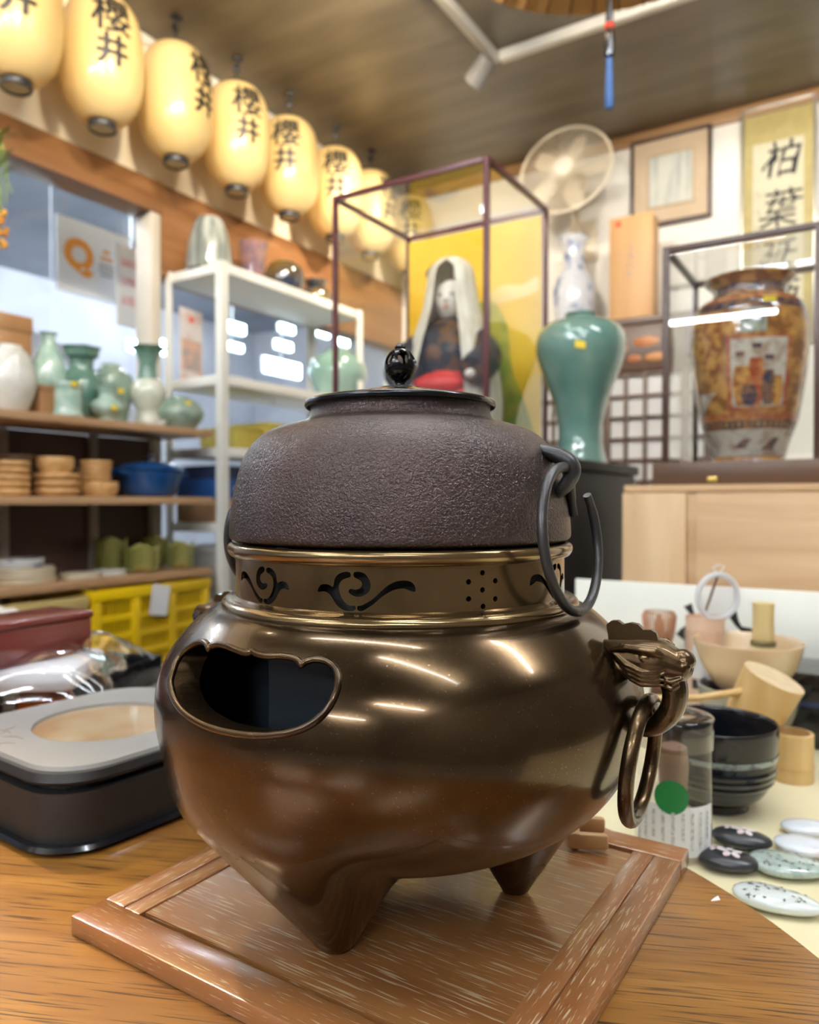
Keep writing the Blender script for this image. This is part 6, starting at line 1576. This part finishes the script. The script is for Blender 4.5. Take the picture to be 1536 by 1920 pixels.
def chasen(name, label, loc, mat_h, tilt=0.0):
    o = thing(name, label, 'tea whisk', loc, 0.4)
    part('handle', MB().lathe(prof([(0.0125, 0.058), (0.0135, 0.064), (0.0130, 0.085), (0.0135, 0.108)], 3) + [(0.0, 0.109)], 24), mat_h, o, smooth=50)
    part('thread_band', MB().lathe(prof([(0.0150, 0.050), (0.0158, 0.054), (0.0150, 0.058)], 2), 24), M('dark_thread', (0.10, 0.08, 0.03), 0.6, col2=(0.14, 0.11, 0.05), vscale=60) if 'dark_thread' not in bpy.data.materials else bpy.data.materials['dark_thread'], o)
    tn_ = MB()
    for k in range(40):
        a = 2 * pi * k / 40; tn_.tube([(0.0135 * cos(a), 0.0135 * sin(a), 0.056), (0.021 * cos(a), 0.021 * sin(a), 0.030), (0.0235 * cos(a), 0.0235 * sin(a), 0.006), (0.020 * cos(a), 0.020 * sin(a), 0.0)], 0.0009, 4, caps=False)
    part('tines', tn_, mat_h, o)['kind'] = 'stuff'
    part('core', MB().lathe([(0.004, 0.004), (0.008, 0.03), (0.0125, 0.058), (0.0, 0.06)], 16), mat_h, o)
    return o
m_chas = WOOD('pale_bamboo', (0.60, 0.46, 0.20), (0.68, 0.54, 0.27), axis=2, scale=40, ratio=14, rough=0.45)
chasen('bamboo_whisk', 'pale bamboo tea whisk standing in the beige bowl', pgb + Vector((0.022, 0.004, 0.060 + 0.0185)), m_chas)
# reddish whisk, tines up, on a small stand by the card
pwk = at_y(1236, 1200, 1.10); pwk.z = ZD
solo('whisk_stand', MB().lathe(prof([(0, 0), (0.030, 0), (0.030, 0.010), (0.014, 0.018), (0.012, 0.048), (0.0, 0.050)], 3), 28), m_tansu, 'small dark whisk stand hidden behind the dragon handle', 'stand', pwk, 0)
w2 = chasen('brown_bamboo_whisk', 'reddish brown bamboo whisk, tines up, in front of the white card', pwk + Vector((0, 0, 0.160)), WOOD('red_bamboo', (0.42, 0.20, 0.10), (0.52, 0.27, 0.15), axis=2, scale=40, rough=0.45))
w2.rotation_euler = (pi, 0, 0)
# wrapped whisk tube with a round clear lid standing on it
ptb = at_y(1322, 1290, 1.06); ptb.z = ZD
wt = thing('whisk_tube', 'peach coloured wrapped tube behind the beige bowl', 'container', ptb, 0)
htube = at_y(1322, 1166, 1.06).z - ZD
part('tube', MB().lathe(prof([(0, 0), (0.025, 0), (0.026, 0.004), (0.026, htube - 0.004), (0.024, htube), (0.0, htube)], 3), 36), M('peach_wrap', (0.68, 0.46, 0.32), 0.3, col2=(0.74, 0.56, 0.42), vscale=12), wt, smooth=50)
wrap_patch('white_band', 0.0264, -150, -60, htube - 0.075, htube - 0.03, m_labelw, wt); wrap_patch('black_band', 0.0264, -150, -60, htube - 0.09, htube - 0.077, m_ink, wt)
part('wrapping', MB().lathe([(0.0275, 0.01), (0.0285, 0.05), (0.0275, 0.10), (0.028, htube - 0.01)], 30, close=True, rip=lambda a, u: 1 + 0.03 * cos(5 * a + 9 * u)), m_bag, wt, smooth=60)
m_ringg = M('clear_ring', (0.88, 0.90, 0.92), 0.06, col2=(0.84, 0.86, 0.88), vscale=30, transl=0.5, coat=1.0)
prl = at_y(1346, 1119, 1.06)
cl_ = thing('round_clear_lid', 'round clear plastic lid standing on the peach tube', 'lid', Vector((prl.x, prl.y, ptb.z + htube + 0.0005)), radians(12))
part('rim', MB().tube([(0.031 * cos(2 * pi * k / 48), 0, 0.035 + 0.031 * sin(2 * pi * k / 48)) for k in range(48)], 0.0040, 10, closed=True), m_ringg, cl_, smooth=60)
part('disc', MB().lathe([(0, -0.0008), (0.031, -0.0008), (0.031, 0.0008), (0, 0.0008)], 48), m_clear, cl_, (0, 0, 0.035), (pi / 2, 0, 0))
part('tab', MB().tube([(0.004, 0, 0.069), (0.010, 0, 0.077), (0.0, 0, 0.080), (-0.008, 0, 0.075), (-0.002, 0, 0.069)], 0.0010, 6), m_ringg, cl_)
part('brown_stick', MB().tube([(-0.018, 0.006, 0.006), (0.004, 0.006, 0.064)], 0.0018, 8), m_parcel, cl_)
# black boxes at the right edge
pbx = at_z(1560, 1400, ZD)
bx = thing('black_lacquer_box', 'black lacquer box with a blue edge at the right border', 'box', (pbx.x + 0.075, pbx.y + 0.02, ZD), RZ)
part('body', MB().box((0, 0, 0.026), (0.20, 0.16, 0.052), 0.002), m_blackg, bx); part('blue_edge', MB().box((0, 0, 0.0565), (0.202, 0.162, 0.009), 0.002), m_navy, bx); part('lid', MB().box((0, 0, 0.079), (0.204, 0.164, 0.036), 0.003), m_blackg, bx)

# painted pebbles
m_pw = M('white_pebble', (0.70, 0.76, 0.74), 0.12, col2=(0.74, 0.80, 0.78), vscale=10, coat=0.8)
m_pb = M('black_pebble', (0.020, 0.022, 0.026), 0.30, col2=(0.03, 0.032, 0.036), vscale=14)
m_pm = M('mint_pebble', (0.46, 0.55, 0.50), 0.14, col2=(0.34, 0.44, 0.40), vscale=120, lo=0.5, hi=0.6, coat=0.8)
m_pp = M('pink_white_pebble', (0.70, 0.74, 0.78), 0.12, col2=(0.66, 0.48, 0.52), vscale=50, lo=0.56, hi=0.68, coat=0.8)
m_petal = M('pale_pink_petals', (0.78, 0.62, 0.62), 0.4, col2=(0.84, 0.80, 0.80), vscale=60)
m_sprig = M('dark_sprig', (0.06, 0.05, 0.04), 0.5, col2=(0.09, 0.10, 0.05), vscale=60)
def pebble(label, px, py, a, b_, h, rz, mat, deco=None):
    p = at_z(px, py, ZD)
    o = thing('painted_pebble', label, 'pebble', p, rz, 'painted pebbles on the display table')
    vs_ = []; seg = 40; rg = 14
    def surf(th, ph):
        e = 1 + 0.10 * cos(th * 2 + 0.6) + 0.06 * cos(3 * th); c = cos(ph)
        return (a * e * c * cos(th), b_ * e * c * sin(th), h / 2 + h / 2 * (abs(sin(ph)) ** 0.9) * (1 if ph > 0 else -1))
    for i in range(rg + 1):
        for k in range(seg): vs_.append(surf(2 * pi * k / seg, -pi / 2 + pi * i / rg))
    part('stone', MB().add(vs_, [(i * seg + k, i * seg + (k + 1) % seg, (i + 1) * seg + (k + 1) % seg, (i + 1) * seg + k) for i in range(rg) for k in range(seg)]), mat, o, smooth=60)
    def top(x, y):
        th = atan2(y / b_, x / a); e = 1 + 0.10 * cos(th * 2 + 0.6) + 0.06 * cos(3 * th); q = min(0.98, sqrt((x / a) ** 2 + (y / b_) ** 2) / e)
        return (x, y, h / 2 + h / 2 * (sqrt(1 - q * q)) ** 0.9 + 0.0006)
    if deco == 'flower':
        for (fx, fy, fs) in ((0.15 * a, 0.0, 0.42 * b_), (-0.35 * a, 0.35 * b_, 0.3 * b_)):
            for k in range(5):
                an = 2 * pi * k / 5 + 0.3; q = []
                for j in range(10):
                    f = 2 * pi * j / 10; lx, ly = fs * (0.75 + 0.55 * cos(f)), fs * 0.36 * sin(f)
                    q.append(top(fx + lx * cos(an) - ly * sin(an), fy + lx * sin(an) + ly * cos(an)))
                part('petal', MB().add(q, [tuple(range(10))]), m_petal, o)
    if deco == 'sprig':
        random.seed(int(px)); d_ = MB()
        for k in range(34):
            x, y = random.uniform(-.75, .75) * a, random.uniform(-.75, .75) * b_
            if (x / a) ** 2 + (y / b_) ** 2 > 0.75: continue
            an = random.random() * 6; l = random.uniform(.0010, .0022)
            for j in range(3):
                q = an + j * 1.1
                d_.add([top(x + cos(q) * l * s - sin(q) * w_ * .0005, y + sin(q) * l * s + cos(q) * w_ * .0005) for s, w_ in ((0, 1), (0, -1), (1.4, -0.4), (1.4, 0.4))], [(0, 1, 2, 3)])
        part('painted_sprigs', d_, m_sprig, o)['kind'] = 'stuff'
pebble('black pebble with pink blossom nearest the canister', 1362, 1628, 0.023, 0.019, 0.015, -0.3, m_pb, 'flower')
pebble('black pebble with white blossom just behind the other black one', 1388, 1588, 0.024, 0.018, 0.016, -0.35, m_pb, 'flower')
pebble('mint green pebble covered in tiny sprigs', 1474, 1636, 0.029, 0.023, 0.014, -0.2, m_pm, 'sprig')
pebble('white pebble with small dark sprigs at the oak table edge', 1452, 1702, 0.030, 0.019, 0.014, -0.45, m_pw, 'sprig')
pebble('white and blue pebble at the right border, farthest back', 1519, 1565, 0.025, 0.017, 0.013, -0.1, m_pp)
pebble('pinkish white pebble beside the mint green one', 1512, 1600, 0.026, 0.020, 0.013, -0.3, m_pp)
# small wooden easel feet behind the brazier, and a chip on the table
we = thing('wooden_easel', 'small wooden plate easel behind the brazier on the board', 'easel', at_z(1112, 1592, ZB), radians(-10))
m_easel = WOOD('easel_wood', (0.52, 0.30, 0.12), (0.62, 0.38, 0.17), axis=0, scale=30, rough=0.4)
for y in (0.0, 0.030): part('foot_bar', MB().box((-0.004, y, 0.006), (0.030, 0.007, 0.012), 0.003), m_easel, we)
part('cross_bar', MB().box((-0.012, 0.015, 0.009), (0.006, 0.036, 0.006), 0.0015), m_easel, we)
chp = at_z(1341, 1690, ZT)
solo('wood_chip', MB().add([(-0.003, 0, 0.0002), (0.004, 0.001, 0.0004), (0.0035, 0.0035, 0.002), (0, 0.002, 0.0012), (0.0, 0.0005, -0.0)], [(0, 1, 2, 3), (0, 4, 1)]), m_labelw, 'tiny white chip lying on the oak table', 'chip', chp, 0, smooth=0)
# ------------------------------------------------------------------ ceiling: rails, spotlights, paper umbrella
m_rail = M('white_rail', (0.70, 0.66, 0.58), 0.4, col2=(0.66, 0.62, 0.54), vscale=6)
zr = CEIL - 0.022
c_ = at_z(930, 110, zr); tc_, sc0 = ts(c_)
r1 = solo('ceiling_rail', MB().box((0, -1.0, 0), (0.035, 2.0, 0.040), 0.004), m_rail, 'white ceiling rail running to the upper left', 'rail', RC(tc_, sc0, zr), RZ)
r2 = solo('ceiling_rail', MB().box((1.0 + 0.02, 0, 0), (2.0, 0.035, 0.040), 0.004), m_rail, 'white ceiling rail running to the upper right behind the umbrella', 'rail', RC(tc_, sc0, zr), RZ)
# spotlights: heads on the ceiling with a spot lamp each; the table one is added
m_sphead = M('spot_housing', (0.16, 0.15, 0.14), 0.4, col2=(0.20, 0.19, 0.18), vscale=9)
m_bulb = EM('warm_bulb', (1.0, 0.90, 0.66), 40.0)
def spot(p, target, label, power, size=70, col=(1.0, 0.86, 0.65), group='spotlights on the ceiling', vis=True):
    o = thing('spotlight', label, 'spotlight', p, 0, group)
    part('stem', MB().tube([(0, 0, 0), (0, 0, CEIL - p.z - 0.001)], 0.008, 8), m_sphead, o)
    d = (Vector(target) - Vector(p)).normalized(); q = d.to_track_quat('-Z', 'Y')
    hdm = MB().lathe([(0.0, 0.06), (0.03, 0.058), (0.036, 0.04), (0.042, -0.045), (0.039, -0.045), (0.034, -0.02), (0.0, -0.018)], 28)
    h_ = part('head', hdm, m_sphead, o); h_.rotation_euler = q.to_euler()
    bl = part('bulb', MB().lathe([(0.0, -0.019), (0.030, -0.021), (0.030, -0.024), (0.0, -0.026)], 24), m_bulb, o); bl.rotation_euler = q.to_euler()
    ld = bpy.data.lights.new('spot_lamp', 'SPOT'); ld.energy = power; ld.color = col; ld.spot_size = radians(size); ld.spot_blend = 0.7; ld.shadow_soft_size = 0.04
    lo = bpy.data.objects.new('spot_lamp', ld); link(lo, o); lo.location = d * 0.055; lo.rotation_euler = q.to_euler()
    return o
spot(at_z(900, 135, CEIL - 0.10), RC(0.0, 0.6, 1.9), 'small ceiling spotlight glaring below the rail corner', 55)
for k, s_ in enumerate((1.95, 2.4, 2.9, 3.6, 4.4)):
    spot(RC(1.25, s_, CEIL - 0.12), RC(0.05, (0.5, 1.2, 2.2, 3.1, 4.0)[k], CZ + 1.35), 'warm ceiling spotlight aimed at the ' + ('farthest two lanterns', 'lanterns in the middle of the row', 'third and fourth lanterns', 'second lantern from the left', 'lantern cut by the left edge')[k], 31, 85)
for k, t_ in enumerate((1.3, 2.3, 3.3)):
    spot(RC(t_, 2.6, CEIL - 0.12), RC(t_ + 0.05, 0.05, CZ + 0.9), 'warm ceiling spotlight aimed at the back wall ' + ('beside the fan', 'around the framed picture', 'right of the scroll')[k], 52, 95, (1.0, 0.88, 0.70))
spot(RC(0.52, 3.05, CEIL - 0.12), Vector((-0.36, 0.34, 0.7)), 'added warm spotlight that makes the glare on the oak table', 160, 15, (1.0, 0.80, 0.52))  # added lamp, stands in for the bright wall's gloss on the table top

# umbrella hanging open, apex at the ceiling
ux, uy = 0.445, 1.70
um = thing('paper_umbrella', 'open amber paper umbrella hanging under the ceiling', 'umbrella', (ux, uy, CZ + 0.99), 0)
m_oil = M('oiled_paper', (0.52, 0.30, 0.10), 0.4, col2=(0.58, 0.35, 0.13), vscale=8, transl=0.35)
m_rib = M('umbrella_rib', (0.20, 0.10, 0.035), 0.5, col2=(0.26, 0.14, 0.05), vscale=30)
RU = 0.42; ZR = 0.36; ZA = 0.56; NRB = 40
for k in range(NRB):
    a, b_ = 2 * pi * k / NRB, 2 * pi * (k + 1) / NRB; am = (a + b_) / 2
    vs_ = []
    for i in range(4):
        f = 0.06 + 0.94 * i / 3; r = RU * f; z = ZA - (ZA - ZR) * f ** 1.4
        vs_ += [(r * cos(a), r * sin(a), z), (r * 0.992 * cos(am), r * 0.992 * sin(am), z - 0.006 * f), (r * cos(b_), r * sin(b_), z)]
    part('paper_panel', MB().add(vs_, [(i * 3 + j, i * 3 + j + 1, i * 3 + 3 + j + 1, i * 3 + 3 + j) for i in range(3) for j in range(2)]), m_oil, um, smooth=0)
    part('rib', MB().tube([(RU * f * cos(a), RU * f * sin(a), ZA - (ZA - ZR) * f ** 1.4 - 0.004) for f in (0.06, 0.4, 0.7, 1.0)], 0.0028, 5), m_rib, um)
part('shaft', MB().tube([(0, 0, 0.03), (0, 0, ZA + 0.02)], 0.0085, 10), m_blackg, um)
part('hub', MB().lathe([(0, ZA - 0.03), (0.03, ZA - 0.03), (0.03, ZA + 0.03), (0, ZA + 0.03)], 20), m_rib, um)
part('handle_wrap', MB().lathe([(0.0, 0.0), (0.011, 0.0), (0.012, 0.04), (0.0095, 0.06), (0.0, 0.061)], 16), m_blackg, um)
part('red_band', MB().lathe([(0.0098, 0.060), (0.0115, 0.064), (0.0098, 0.072)], 16, close=True), m_sash, um)
part('hanging_wire', MB().tube([(0, 0, ZA + 0.03), (0, 0, CEIL - CZ - 0.99 - 0.001)], 0.002, 6), m_rib, um)
tsl = part('tassel', MB().lathe(prof([(0.0, 0.0), (0.006, -0.004), (0.008, -0.02), (0.007, -0.03), (0.0085, -0.045), (0.0095, -0.11), (0.0, -0.112)], 3), 16), M('blue_tassel', (0.03, 0.09, 0.26), 0.6, col2=(0.05, 0.13, 0.34), vscale=60, stretch=(1, 1, 0.05)), um)
bpy.context.view_layer.update()
